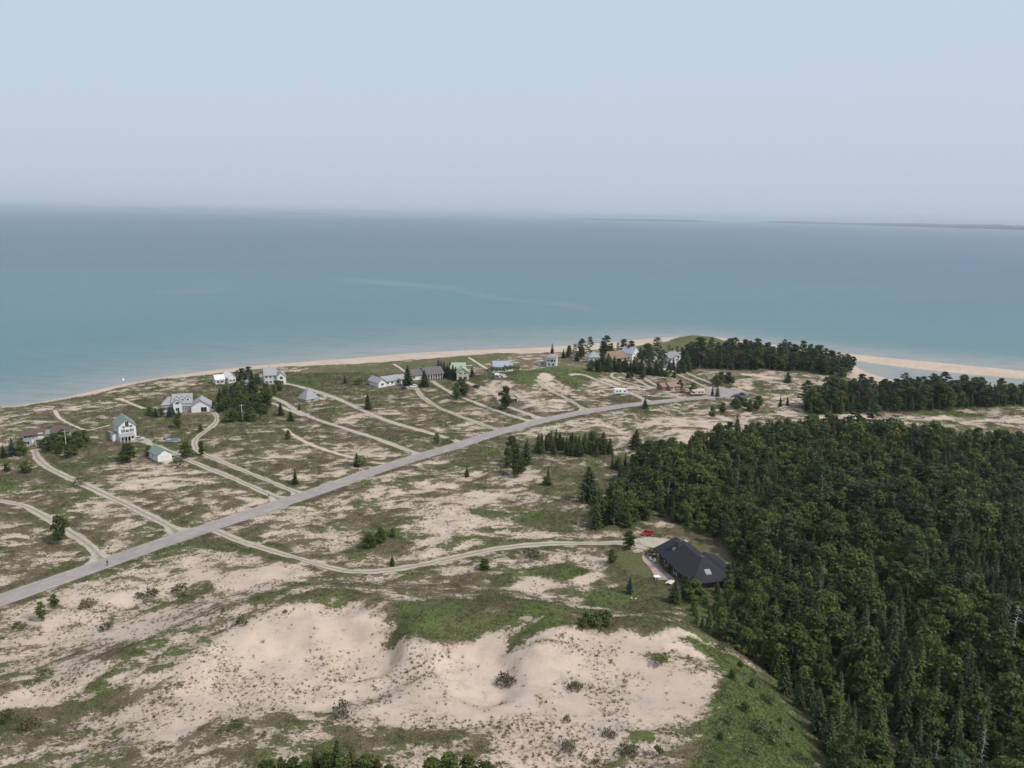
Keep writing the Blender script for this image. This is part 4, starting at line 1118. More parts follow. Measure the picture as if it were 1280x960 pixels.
# instancing for what nobody could count
HID = {}
def scatter(name, label, items, protos, cat=None):
    """items: (x,y,z,idx,rot,sx,sz); protos: list of meshes -> one object of kind stuff"""
    col = bpy.data.collections.new(name + '_kinds')
    for i, pm in enumerate(protos):
        o = bpy.data.objects.new('%s_kind_%03d' % (name, i), pm); col.objects.link(o)
    it = np.array(items, float); n = len(it)
    me = bpy.data.meshes.new(name); me.vertices.add(n); me.vertices.foreach_set('co', it[:, :3].astype(np.float32).ravel())
    a = me.attributes.new('pick', 'INT', 'POINT'); a.data.foreach_set('value', it[:, 3].astype(np.int32))
    a = me.attributes.new('turn', 'FLOAT_VECTOR', 'POINT'); a.data.foreach_set('vector', np.stack([np.zeros(n), np.zeros(n), it[:, 4]], 1).astype(np.float32).ravel())
    a = me.attributes.new('size', 'FLOAT_VECTOR', 'POINT'); a.data.foreach_set('vector', np.stack([it[:, 5], it[:, 5], it[:, 6]], 1).astype(np.float32).ravel())
    o = bpy.data.objects.new(name, me); COL.objects.link(o); o['kind'] = 'stuff'; o['label'] = label
    if cat: o['category'] = cat
    ng = bpy.data.node_groups.new(name, 'GeometryNodeTree')
    ng.interface.new_socket('Geometry', in_out='INPUT', socket_type='NodeSocketGeometry')
    ng.interface.new_socket('Geometry', in_out='OUTPUT', socket_type='NodeSocketGeometry')
    gi = ng.nodes.new('NodeGroupInput'); go = ng.nodes.new('NodeGroupOutput')
    mp_ = ng.nodes.new('GeometryNodeMeshToPoints'); ip = ng.nodes.new('GeometryNodeInstanceOnPoints')
    ci = ng.nodes.new('GeometryNodeCollectionInfo'); ci.inputs[0].default_value = col; ci.inputs['Separate Children'].default_value = True; ci.inputs['Reset Children'].default_value = True
    def na(t, nm):
        q = ng.nodes.new('GeometryNodeInputNamedAttribute'); q.data_type = t; q.inputs['Name'].default_value = nm
        return [s for s in q.outputs if s.enabled and s.name == 'Attribute'][0]
    L = ng.links.new
    L(gi.outputs[0], mp_.inputs['Mesh']); L(mp_.outputs[0], ip.inputs['Points']); L(ci.outputs[0], ip.inputs['Instance'])
    ip.inputs['Pick Instance'].default_value = True
    L(na('INT', 'pick'), ip.inputs['Instance Index'])
    e2r = ng.nodes.new('FunctionNodeEulerToRotation'); L(na('FLOAT_VECTOR', 'turn'), e2r.inputs[0]); L(e2r.outputs[0], ip.inputs['Rotation'])
    L(na('FLOAT_VECTOR', 'size'), ip.inputs['Scale']); L(ip.outputs[0], go.inputs[0])
    md = o.modifiers.new('scatter', 'NODES'); md.node_group = ng
    return o
def join_meshes(a, b_, name):
    bm = bmesh.new(); bm.from_mesh(a); nb = len(bm.faces); bm.from_mesh(b_)
    bm.faces.ensure_lookup_table()
    for f in bm.faces[nb:]: f.material_index = 1
    me = bpy.data.meshes.new(name); bm.to_mesh(me); bm.free(); me.materials.append(a.materials[0]); me.materials.append(b_.materials[0])
    return me
SNAME = {'spruce': 'spruce_wood', 'cedar': 'cedar_wood', 'broad': 'broadleaf_wood', 'pine': 'pine_wood', 'dead': 'dead_wood'}
for k, lst in rest.items():
    nm, pl_, p2 = PROTO[k]; js = [join_meshes(t, c, nm + '_whole') for t, c, H in pl_]; H = pl_[0][2]
    scatter(SNAME[k], 'mass of further %s filling the woods behind the nearest ones' % W_GROUP[k], [(x, y, z - .05, var % len(js), (x * 7.1 + y * 3.3) % 6.28, h / H * wd, h / H) for x, y, z, kk, var, h, wd, wood in lst], js, 'woods')

# ------------------------------------------------------------------ ground cover with height
def tuft(seed, n, w, h, mat, card):
    R = np.random.default_rng(seed); c = Cards()
    d = R.normal(size=(n, 3)); P = np.stack([d[:, 0] * w * .45, d[:, 1] * w * .45, np.abs(d[:, 2]) * h * .4], 1)
    c.add(P, np.stack([d[:, 0], d[:, 1], np.abs(R.normal(size=n)) + .4], 1) , np.full(n, card), .6, .45 + R.normal(size=n) * .2, R)
    return c.mesh('tuft', mat)
def blades(seed, n, w, h, mat):
    R = np.random.default_rng(seed); th = R.uniform(0, 6.28, n); r = np.abs(R.normal(size=n)) * w * .35
    x = np.cos(th) * r; y = np.sin(th) * r; q = np.zeros((n, 4, 3)); hh_ = h * R.uniform(.5, 1.1, n); lx = R.normal(size=n) * h * .45; ly = R.normal(size=n) * h * .45; a = R.uniform(0, 6.28, n); bw_ = .05
    q[:, 0] = np.stack([x - np.cos(a) * bw_, y - np.sin(a) * bw_, 0 * x - .05], 1); q[:, 1] = np.stack([x + np.cos(a) * bw_, y + np.sin(a) * bw_, 0 * x - .05], 1)
    q[:, 2] = np.stack([x + lx + .015, y + ly, hh_], 1); q[:, 3] = np.stack([x + lx - .015, y + ly, hh_], 1)
    c = Cards(); c.addq(q, .5 + R.normal(size=n) * .3); return c.mesh('blades', mat)
tufts = [tuft(1, 16, .9, .35, ML_MAT, .13), tuft(2, 14, .7, .4, ML_SHRUB, .12), tuft(3, 16, 1.1, .3, ML_MAT, .13), tuft(4, 14, .8, .45, ML_SHRUB, .13), tuft(5, 18, 1.2, .4, ML_MAT, .12)]
ML_STUB = leaf_mat('dry_stubble', (.11, .092, .055), (.22, .18, .11), (.20, .155, .10), .25)
grs = [tuft(11, 12, .55, .28, ML_STUB, .07), tuft(12, 9, .4, .25, ML_STUB, .07), tuft(13, 16, .8, .3, ML_STUB, .08), blades(3, 18, .6, .45, ML_GRASS)]
def cast_points(n, ylo, yhi, xl, xr, R):
    """random ground points, even in the area the photograph sees"""
    px = R.uniform(xl, xr, n); py = R.uniform(ylo, yhi, n)
    d = _f[None, :] + _r[None, :] * ((px - 640) / FPX)[:, None] - _u[None, :] * ((py - 480) / FPX)[:, None]
    t = (4.0 - CAMH) / d[:, 2]; return d[:, 0] * t, d[:, 1] * t
Rc = np.random.default_rng(5)
lo_y, hi_y = 100.0, 480.0
n = 330000
gy_ = lo_y * (hi_y / lo_y) ** Rc.random(n); gx_ = Rc.uniform(-.72, .72, n) * (gy_ + 12)
zz, ss, dd, rr = terrain(gx_, gy_); vv, gg, cc = cover(gx_, gy_, ss, dd, rr)
fo = in_forest(gx_, gy_)
keep = (vv > .66 + .22 * Rc.random(n)) & (rr > .9) & (ss > 4) & (~fo | (Rc.random(n) < .25))
keep &= ~((cc > .9) & (gg > .55) & (Rc.random(n) < .55) )
its = []
keep &= Rc.random(n) < .25 + .75 * sm(.15, .6, cc)
for x, y, z, g in zip(gx_[keep], gy_[keep], zz[keep], gg[keep]):
    i = Rc.integers(0, 5); i = (1 if i % 2 else 3) if g > .55 else (0 if i % 2 else 2) if g < .3 else i
    s_ = Rc.uniform(.35, .9) * (1 + .0042 * (y - 150)); its.append((x, y, z + .22 + .05 * s_, i, Rc.uniform(0, 6.28), s_, s_ * Rc.uniform(.6, 1.2)))
scatter('ground_cover', 'low mats of juniper, bearberry and scrub spread over the dunes', its, tufts, 'ground cover'); print('tufts', len(its))
keep = (vv > -.35) & (vv < .50) & (rr > .9) & (ss > 12) & (dd > -60) & ~fo & (Rc.random(n) < np.clip(.02 + .9 * np.maximum(0, vv) + 2.6 * np.maximum(0, fbm(gx_, gy_, 9, 3, 44) - .47) + 1.2 * (dd > 6) * np.maximum(0, fbm(gx_, gy_, 3.5, 2, 46) - .56), 0, .8)) & (gy_ < 330)
its = [(x, y, z, int(Rc.integers(0, 4)), Rc.uniform(0, 6.28), s_, s_) for x, y, z, s_ in zip(gx_[keep], gy_[keep], zz[keep], Rc.uniform(.3, .95, keep.sum()))]
scatter('dune_grass', 'sparse tufts of dry dune grass dotted over the bare sand', its, grs, 'grass'); print('grass', len(its))
# ------------------------------------------------------------------ houses
def shingle(name, col, metal=False):
    m, nt, b = new_mat(name)
    tc = N(nt, 'ShaderNodeTexCoord'); v = tc.outputs['Object']
    n1 = noise(nt, v, 1.6, 5, .6); n2 = noise(nt, v, 9, 2, .5)
    wv = N(nt, 'ShaderNodeTexWave', wave_type='BANDS', bands_direction='Z'); wv.inputs['Scale'].default_value = 2.2; wv.inputs['Distortion'].default_value = .4
    nt.links.new(v, wv.inputs['Vector'])
    c = mix_col(nt, sstep(nt, n1, .3, .7), tuple(x * .86 for x in col), tuple(min(1, x * 1.12) for x in col))
    c = mix_col(nt, math_n(nt, 'MULTIPLY', n2, .25), c, tuple(x * .7 for x in col))
    c = mix_col(nt, math_n(nt, 'MULTIPLY', wv.outputs[0], .12), c, tuple(x * .6 for x in col))
    nt.links.new(c, b.inputs['Base Color']); b.inputs['Roughness'].default_value = .6 if metal else .9; b.inputs['Specular IOR Level'].default_value = .15
    return m
def siding(name, col):
    m, nt, b = new_mat(name)
    tc = N(nt, 'ShaderNodeTexCoord'); v = tc.outputs['Object']
    sp = N(nt, 'ShaderNodeSeparateXYZ'); nt.links.new(v, sp.inputs[0])
    fr = math_n(nt, 'FRACT', math_n(nt, 'MULTIPLY', sp.outputs[2], 5.0))
    n1 = noise(nt, v, .9, 5, .6)
    c = mix_col(nt, sstep(nt, n1, .3, .75), col, tuple(x * .86 for x in col))
    c = mix_col(nt, math_n(nt, 'MULTIPLY', sstep(nt, fr, .8, 1.0), .25), c, tuple(x * .5 for x in col))
    nt.links.new(c, b.inputs['Base Color']); b.inputs['Roughness'].default_value = .7
    return m
W_WHITE = siding('white_siding', (.76, .76, .74)); W_GREY = siding('grey_siding', (.36, .35, .35)); W_PALE = siding('pale_grey_siding', (.62, .61, .60))
W_CREAM = siding('cream_siding', (.50, .46, .38)); W_BROWN = siding('brown_siding', (.20, .13, .09)); W_LOG = siding('dark_log_wall', (.13, .085, .055)); W_BLUE = siding('blue_grey_siding', (.40, .44, .52))
R_GREEN = shingle('green_metal_roof', (.20, .25, .22), True); R_GREY = shingle('grey_shingles', (.27, .27, .275)); R_LAV = shingle('pale_grey_shingles', (.335, .325, .33))
R_BROWN = shingle('red_brown_shingles', (.13, .088, .08)); R_DARK = shingle('dark_grey_shingles', (.15, .135, .14)); R_BLACK = shingle('black_shingles', (.036, .0355, .041))
R_PGREEN = shingle('pale_green_roof', (.34, .39, .29), True); R_BLUE = shingle('blue_grey_roof', (.33, .355, .42), True); R_TAN = shingle('tan_shingles', (.27, .185, .125)); R_WHITE = shingle('white_metal_roof', (.72, .72, .70), True)
R_PINK = shingle('pink_brown_shingles', (.31, .20, .165)); R_GG = shingle('grey_green_roof', (.30, .36, .33), True)
M_GLASS, nt, b = new_mat('window_glass'); b.inputs['Base Color'].default_value = (.02, .025, .03, 1); b.inputs['Roughness'].default_value = .08
M_TRIM = paint('white_trim', (.75, .75, .73), .6, .06); M_DTRIM = paint('dark_trim', (.06, .055, .05), .6, .1); M_WOOD = paint('weathered_wood', (.36, .31, .25), .85, .2, 2)
M_BRICK = paint('chimney_brick', (.10, .085, .08), .9, .3, 4); M_DARKIN = paint('dark_interior', (.015, .015, .015), .9, .1)  # near-black; paints the shade inside open carport and shed, also colours dark doors

def box_v(x0, x1, y0, y1, z0, z1):
    V = [(x0,y0,z0),(x1,y0,z0),(x1,y1,z0),(x0,y1,z0),(x0,y0,z1),(x1,y0,z1),(x1,y1,z1),(x0,y1,z1)]
    F = [(3,2,1,0),(4,5,6,7),(0,1,5,4),(1,2,6,5),(2,3,7,6),(3,0,4,7)]
    return V, F
class MB:
    def __init__(s): s.V = []; s.F = []
    def box(s, *a):
        V, F = box_v(*a); n = len(s.V); s.V += V; s.F += [tuple(i + n for i in f) for f in F]; return s
    def poly(s, V, F):
        n = len(s.V); s.V += [tuple(v) for v in V]; s.F += [tuple(i + n for i in f) for f in F]; return s
    def cyl(s, p0, p1, r0, r1=None, k=12):
        r1 = r0 if r1 is None else r1; p0 = Vector(p0); p1 = Vector(p1); d = (p1 - p0).normalized(); a = d.orthogonal().normalized(); b_ = d.cross(a)
        V = []
        for p, r in ((p0, r0), (p1, r1)):
            for i in range(k): t = 2 * math.pi * i / k; V.append(p + (a * math.cos(t) + b_ * math.sin(t)) * r)
        F = [(i, (i + 1) % k, k + (i + 1) % k, k + i) for i in range(k)] + [tuple(range(k - 1, -1, -1)), tuple(range(k, 2 * k))]
        return s.poly(V, F)
    def build(s, name, mat, parent=None, bevel=0, smooth=False):
        o = mesh_obj(name, s.V, s.F, mat, parent, smooth)
        if bevel:
            m_ = o.modifiers.new('bevel', 'BEVEL'); m_.width = bevel; m_.segments = 2; m_.limit_method = 'ANGLE'
        return o

def frame(Apx, Bpx, name, label, cat='house', group=None, za=None, deg=None):
    """house whose front wall foot runs from A to B (both read off the photograph); x along it, y away"""
    a = at(*Apx); b_ = at(*Bpx); d = b_ - a; L = math.hypot(d.x, d.y); rz = math.atan2(d.y, d.x)
    if deg is not None:
        rz = math.radians(deg); L = 1.0
        while L < 60 and project(a.x + L * math.cos(rz), a.y + L * math.sin(rz), a.z)[0] < Bpx[0]: L += .05
        d = Vector((L * math.cos(rz), L * math.sin(rz), 0))
    nx_, ny_ = -math.sin(rz), math.cos(rz)
    zs = [ground_z(a.x + d.x * t + nx_ * u, a.y + d.y * t + ny_ * u) for t in (0, 1) for u in (0, 8)]
    o = empty(name, (a.x, a.y, (max(a.z, ground_z(a.x + d.x, a.y + d.y)) if za is None else za) + .1), rz); tag(o, label, cat, group)
    return o, L

def gabled(root, x0, x1, y0, y1, h, rh, axis, wm, rm, over=.5, z0=0.0, th=.18, found=-1.2, names=('wall', 'roof')):
    if axis == 'x':
        ym = (y0 + y1) / 2
        P = [(y0, found), (y1, found), (y1, z0 + h), (ym, z0 + h + rh), (y0, z0 + h)]; V = [(x, p[0], p[1]) for x in (x0, x1) for p in P]
    else:
        xm = (x0 + x1) / 2
        P = [(x0, found), (x1, found), (x1, z0 + h), (xm, z0 + h + rh), (x0, z0 + h)]; V = [(p[0], y, p[1]) for y in (y1, y0) for p in P]
    F = [(0, 4, 3, 2, 1), (5, 6, 7, 8, 9)] + [(i, (i + 1) % 5, 5 + (i + 1) % 5, 5 + i) for i in range(5)]
    w_ = mesh_obj(names[0], V, F, wm, root)
    half = ((y1 - y0) if axis == 'x' else (x1 - x0)) / 2; sl = rh / half; e = half + over; ze = z0 + h - sl * over + .03; zr = z0 + h + rh + .03
    T = th
    prof = [(-e, ze), (0, zr), (e, ze), (e, ze + T), (0, zr + T * 1.1), (-e, ze + T)]
    V = []
    for s_ in (0, 1):
        for u, z in prof:
            if axis == 'x': V.append(((x0 - over if s_ == 0 else x1 + over), (y0 + y1) / 2 + u, z))
            else: V.append(((x0 + x1) / 2 + u, (y1 + over if s_ == 0 else y0 - over), z))
    F = [(0, 1, 4, 5), (1, 2, 3, 4), (11, 10, 7, 6), (10, 9, 8, 7)] + [(i, i + 6, (i + 1) % 6 + 6, (i + 1) % 6) for i in range(6)]
    r_ = mesh_obj(names[1], V, F, rm, root)
    return w_, r_

def hipped(root, x0, x1, y0, y1, h, rh, wm, rm, over=.6, z0=0.0, ridge=None, found=-1.2):
    mb = MB().box(x0, x1, y0, y1, found, z0 + h); w_ = mb.build('wall', wm, root)
    X0, X1, Y0, Y1 = x0 - over, x1 + over, y0 - over, y1 + over; zb = z0 + h + .02; ym = (Y0 + Y1) / 2
    ra, rb = ridge if ridge else (X0 + (Y1 - Y0) / 2, X1 - (Y1 - Y0) / 2)
    if ra > rb: ra = rb = (X0 + X1) / 2
    V = [(X0,Y0,zb),(X1,Y0,zb),(X1,Y1,zb),(X0,Y1,zb),(X0,Y0,zb+.18),(X1,Y0,zb+.18),(X1,Y1,zb+.18),(X0,Y1,zb+.18),(ra,ym,zb+.18+rh),(rb,ym,zb+.18+rh)]
    F = [(3,2,1,0),(0,1,5,4),(1,2,6,5),(2,3,7,6),(3,0,4,7),(4,5,9,8),(5,6,9),(6,7,8,9),(7,4,8)]
    if ra == rb: V = V[:9]; F = F[:5] + [(4,5,8),(5,6,8),(6,7,8),(7,4,8)]
    r_ = mesh_obj('roof', V, F, rm, root)
    return w_, r_

def window(root, face, pos, u, z, w, h, name='window', trim=None, glass=None, panes=True):
    """face: f (y=pos), l/r (x=pos), b; u position along the wall, z of the sill"""
    t = .10; pr = .05; fr = MB(); pn = MB()
    def bx(mb, u0, u1, z0, z1, d0, d1):
        if face == 'f': mb.box(u0, u1, pos - d1, pos - d0, z0, z1)
        elif face == 'b': mb.box(u0, u1, pos + d0, pos + d1, z0, z1)
        elif face == 'l': mb.box(pos - d1, pos - d0, u0, u1, z0, z1)
        else: mb.box(pos + d0, pos + d1, u0, u1, z0, z1)
    a, b_ = u - w / 2, u + w / 2
    bx(fr, a - t, b_ + t, z + h, z + h + t, .0, pr); bx(fr, a - t * 1.3, b_ + t * 1.3, z - t, z, .0, pr * 1.6)
    bx(fr, a - t, a, z, z + h, .0, pr); bx(fr, b_, b_ + t, z, z + h, .0, pr)
    if panes and w > .7: bx(fr, u - .03, u + .03, z, z + h, .0, pr * .8)
    o = fr.build(name, trim or M_TRIM, root)
    bx(pn, a, b_, z, z + h, .002, .02); pn.build('pane' if name != 'garage_door_or_opening' else 'door_or_front_panel', glass or M_GLASS, o)
    return o
def chimney(root, x, y, z0, z1, w=.7, mat=None):
    MB().box(x - w/2, x + w/2, y - w/2, y + w/2, z0, z1).box(x - w/2 - .08, x + w/2 + .08, y - w/2 - .08, y + w/2 + .08, z1 - .15, z1 + .08).build('chimney', mat or M_BRICK, root)
def railing(root, pts, z, h=1.0, mat=None, name='railing'):
    mb = MB()
    for (x0, y0), (x1, y1) in zip(pts[:-1], pts[1:]):
        L = math.hypot(x1 - x0, y1 - y0); n = max(2, int(L / .5))
        for i in range(n + 1):
            t = i / n; x = x0 + (x1 - x0) * t; y = y0 + (y1 - y0) * t; mb.box(x - .03, x + .03, y - .03, y + .03, z, z + h)
        mb.cyl((x0, y0, z + h), (x1, y1, z + h), .05, k=6)
    return mb.build(name, mat or M_TRIM, root)

# --- the house with the black hip roof at the edge of the wood
zb_ = ground_z(*at(850, 705).xy)
E1 = onz(816.5, 686, zb_ + 2.9); E2 = onz(865, 731, zb_ + 2.9); E3 = onz(907, 717, zb_ + 2.9)
dv = E2 - E1; L = float(np.linalg.norm(dv)); rz = math.atan2(dv[1], dv[0]); perp = np.array([-math.sin(rz), math.cos(rz)]); Dp = float(np.dot(E3 - E2, perp))
Dp = min(max(Dp, 12), 17)
bh = empty('house', (E1[0], E1[1], zb_ + .05), rz); tag(bh, 'long house with a big black hip roof at the edge of the wood', 'house')
o_ = 1.2
Wm = MB().box(o_, L - o_, o_, Dp - o_, -1.5, 2.78).build('wall', W_LOG, bh)
xa, xb = 0.0, L - Dp * .55; ym = Dp * .5; RH = 3.6; zb = 2.75
V = [(0,0,zb),(L,0,zb),(L,Dp,zb),(0,Dp,zb),(0,0,zb+.25),(L,0,zb+.25),(L,Dp,zb+.25),(0,Dp,zb+.25),(1.6,ym,zb+.25+RH),(xb,ym,zb+.25+RH)]
mesh_obj('roof', V, [(3,2,1,0),(0,1,5,4),(1,2,6,5),(2,3,7,6),(3,0,4,7),(4,5,9,8),(5,6,9),(6,7,8,9),(7,4,8)], R_BLACK, bh)
gabled(bh, 7.0, 19.0, Dp - 2.4, Dp + 3.4, 2.4, .9, 'x', W_LOG, R_BLACK, .5)
def on_slope(x, y): return zb + .25 + RH * min(y / ym, (Dp - y) / ym, (L - x) / (L - xb) if x > xb else 9, 9)
cz = on_slope(6.5, ym - 1.2)
ch = MB().box(5.8, 7.2, ym - 2.0, ym - .6, cz - 1.2, cz + 1.7).build('chimney', M_DTRIM, bh); MB().cyl((6.5, ym - 1.3, cz + 1.7), (6.5, ym - 1.3, cz + 2.15), .28).build('flue', M_DTRIM, ch)
M_SKY = paint('skylight_glass', (.26, .28, .30), .4, .1)
def skylight(x, y, w, mat):
    z = on_slope(x, y); s = RH / ym; V, F = box_v(x - w, x + w, y - w * .8, y + w * .8, 0, .16)
    V = [(a, b_, z - .02 + c + (b_ - y) * s) for a, b_, c in V]; mesh_obj('skylight', V, F, mat, bh)
skylight(6.0, 3.4, .6, paint('dull_skylight', (.16, .16, .18), .3, .1))
z = on_slope(L - 2.7, ym - .2); sx = RH / (L - xb)
V, F = box_v(L - 3.4, L - 2.0, ym - .9, ym + .7, 0, .18); mesh_obj('skylight', [(a, b_, z + c - (a - (L - 2.7)) * sx) for a, b_, c in V], F, M_SKY, bh)
MB().box(14.6, 16.2, ym + .6, ym + 1.4, on_slope(15, ym + 1) - .3, on_slope(15, ym + 1) + .5).build('roof_vent', M_DTRIM, bh)
for i in range(7): window(bh, 'f', o_, 3.2 + i * (L - 6.4) / 6, .5 if i not in (2, 5) else .02, 1.7, 1.8 if i not in (2, 5) else 2.2, 'window' if i not in (2, 5) else 'door', M_TRIM if i % 2 else M_DTRIM)
for i in range(3): window(bh, 'r', L - o_, 3.0 + i * (Dp - 6) / 2, .6, 1.8, 1.6, 'window', M_DTRIM)
for i in range(8): pass
M_PAVER = paint('pink_pavers', (.36, .27, .23), .9, .15, 1.5)
pad('patio', [(803,692),(812,689),(822,703),(834,716),(848,728),(858,738),(848,745),(833,741),(822,728),(812,709),(802,700)], .10, M_PAVER)
def patio_chair(px, py, rz, label):
    p = at(px, py); o = empty('garden_chair', (p.x, p.y, p.z + .1), rz); tag(o, label, 'chair')
    MB().box(-.3, .3, -.3, .3, .36, .43).build('seat', M_TRIM, o, .02)
    MB().poly([(-.3,.26,.43),(.3,.26,.43),(.3,.45,1.0),(-.3,.45,1.0),(-.3,.31,.41),(.3,.31,.41),(.3,.50,.98),(-.3,.50,.98)], [(0,1,2,3),(7,6,5,4),(0,4,5,1),(1,5,6,2),(2,6,7,3),(3,7,4,0)]).build('backrest', M_TRIM, o)
    for sx in (-.26, .26):
        for sy in (-.26, .26): MB().box(sx - .03, sx + .03, sy - .03, sy + .03, 0, .36).build('leg', M_TRIM, o)
patio_chair(814, 701, .5, 'white garden chair, leftmost on the patio of the black roofed house'); patio_chair(818, 703, -.4, 'white garden chair beside the shrubs on the patio')
def table(px, py, rz, w, d, label, mat, bench):
    p = at(px, py); o = empty('picnic_table' if bench else 'garden_table', (p.x, p.y, p.z + .1), rz); tag(o, label, 'table')
    MB().box(-w/2, w/2, -d/2, d/2, .72, .78).build('tabletop', mat, o, .01)
    for sx in (-1, 1):
        for sy in (-1, 1): MB().box(sx * w * .42 - .04, sx * w * .42 + .04, sy * d * .38 - .04, sy * d * .38 + .04, 0, .72).build('leg', mat, o)
    if bench:
        for sy in (-1, 1): MB().box(-w/2, w/2, sy * (d/2 + .45) - .14, sy * (d/2 + .45) + .14, .42, .47).build('bench', mat, o)
table(821, 724, .3, 1.7, 1.4, 'white square garden table on the lawn edge of the patio', M_TRIM, False)
table(839, 731, .9, 2.6, 1.3, 'pale wooden picnic table near the lower corner of the black roofed house', paint('pale_wood', (.62, .52, .42), .8, .1), True)
for (k, px, py, h, wd, lb) in [('juniper',813,695,8,1.0,'round dark bush at the top end of the patio'),('shrub',824,709,12,.9,'larger round bush against the front of the black roofed house'),('shrub',832,716,8,.9,'light green small bush right of the larger round bush by the house')]:
    tree_px(k, px, py, h, lb, 'shrub', None, wd)
def rocks(px, py, n, r, label, mat, name='stone_pile'):
    p = at(px, py); mb = MB(); R = random.Random(px)
    for i in range(n):
        x, y, s = R.gauss(0, r), R.gauss(0, r * .6), R.uniform(.15, .5)
        V = []
        for a in range(6):
            t = a * 1.047 + R.random() * .4; V.append((x + math.cos(t) * s * R.uniform(.7, 1.1), y + math.sin(t) * s * R.uniform(.7, 1.1), -.1))
        for a in range(6):
            t = a * 1.047 + R.random() * .4; V.append((x + math.cos(t) * s * .6, y + math.sin(t) * s * .6, s * R.uniform(.5, .9)))
        mb.poly(V, [(i_, (i_ + 1) % 6, 6 + (i_ + 1) % 6, 6 + i_) for i_ in range(6)] + [tuple(range(6, 12))])
    o = mb.build(name, mat); o.location = p; tag(o, label, 'stones')
M_STONE = paint('pale_stone', (.50, .46, .40), .9, .2, 2)
rocks(871, 744, 12, 1.2, 'pile of pale stones below the lower corner of the black roofed house', M_STONE)
rocks(795, 749, 7, .7, 'few pale stones on the lawn below the small blue grey spruce', M_STONE)
rocks(286, 550, 16, 1.5, 'heap of pale rubble on the open lot below the dark grove', M_STONE, 'rubble_heap')

# --- tall white house with green roof
hs, L = frame((149.5,553), (171,550), 'house', 'tall three storey white house with a green metal roof and a front deck', deg=35)
D = 11.0; gabled(hs, 0, L, 0, D, 6.6, L * .42, 'y', W_WHITE, R_GREEN, .45)
rh = L * .42
for x, z, w, h in [(L*.22,3.9,.9,1.3),(L*.31,3.9,.9,1.3),(L*.5,3.9,1.1,1.0),(L*.70,3.9,.9,1.3),(L*.80,3.9,.9,1.3),(L*.30,5.7,.8,.9),(L*.72,5.9,1.2,.8),(L*.5,6.1,1.3,2.4),(L*.25,.6,1.2,1.6),(L*.80,.9,1.5,1.3)]: window(hs, 'f', 0, x, z, w, h, glass=M_GLASS)
window(hs, 'f', 0, L*.5, .05, 1.8, 2.1, 'door')
for y in (2.5, 5.5, 8.5):
    window(hs, 'l', 0, y, 1.0, 1.1, 1.4); window(hs, 'l', 0, y, 4.0, 1.1, 1.3)
V = [(-.2,-3.0,2.6),(L*.85,-3.0,2.6),(L*.85,0.0,3.4),(-.2,0.0,3.4),(-.2,-3.0,2.75),(L*.85,-3.0,2.75),(L*.85,0.0,3.55),(-.2,0.0,3.55)]
mesh_obj('porch_roof', V, [(3,2,1,0),(4,5,6,7),(0,1,5,4),(1,2,6,5),(2,3,7,6),(3,0,4,7)], R_LAV, hs)
for i in range(5): MB().box(i * L * .2 , i * L * .2 + .18, -2.95, -2.8, -1.2, 2.62).build('post', M_TRIM, hs)
MB().box(-1.0, L + .5, -3.4, -.02, -1.2, -.02).build('deck', M_WOOD, hs); railing(hs, [(-.9, -.1), (-.9, -3.3), (L + .4, -3.3), (L + .4, -.1)], 0, 1.0, M_WOOD)
gabled(hs, -2.2, -.06, 2.0, 7.0, 2.9, .6, 'y', W_WHITE, R_GREEN, .25)
# --- white garage
hs, L = frame((197.6,578), (215,574.5), 'garage', 'small white garage with a green metal roof and a wide pale door', 'garage')
gabled(hs, 0, L, 0, 9.0, 2.6, L * .33, 'y', W_WHITE, R_GREEN, .35)
window(hs, 'f', 0, L * .5, 0.02, L * .62, 2.2, 'garage_door_or_opening', M_TRIM, paint('door_or_front_panel', (.60, .62, .58), .6, .05)); window(hs, 'l', 0, 4.5, 1.1, .8, .9)
# --- grey house, red brown roof, left edge
hs, L = frame((30,558.5), (55,552.5), 'house', 'two storey grey house with a red brown roof, half hidden by trees', deg=24)
gabled(hs, 0, L, 0, 9, 4.3, 1.2, 'x', W_GREY, R_BROWN, .7)
for x in (.15, .32): window(hs, 'f', 0, L * x, 3.2, 1.4, 1.2)
window(hs, 'f', 0, L * .5, .1, 1.1, 2.1, 'door', M_TRIM, M_TRIM); window(hs, 'f', 0, L * .88, 2.9, 1.6, 1.9, 'door', M_TRIM, M_TRIM)
window(hs, 'f', 0, L * .18, .5, 1.6, 1.2)
MB().box(L * .62, L + 1.5, -2.4, -.02, 2.62, 2.82).build('balcony', M_WOOD, hs); railing(hs, [(L * .62, -2.3), (L + 1.4, -2.3)], 2.82, 1.0)
for x in (L * .64, L + 1.2): MB().box(x, x + .15, -2.35, -2.2, -1, 2.62).build('post', M_TRIM, hs)
gabled(hs, L + 3.4, L + 9.2, 1.0, 9.5, 4.3, 1.2, 'x', W_GREY, R_BROWN, .7)
MB().box(L + .02, L + 3.38, 2, 8, -1, 3.6).build('wall', W_GREY, hs); MB().box(L + .72, L + 2.68, 1.6, 8.4, 3.61, 3.8).build('roof', R_GG, hs)
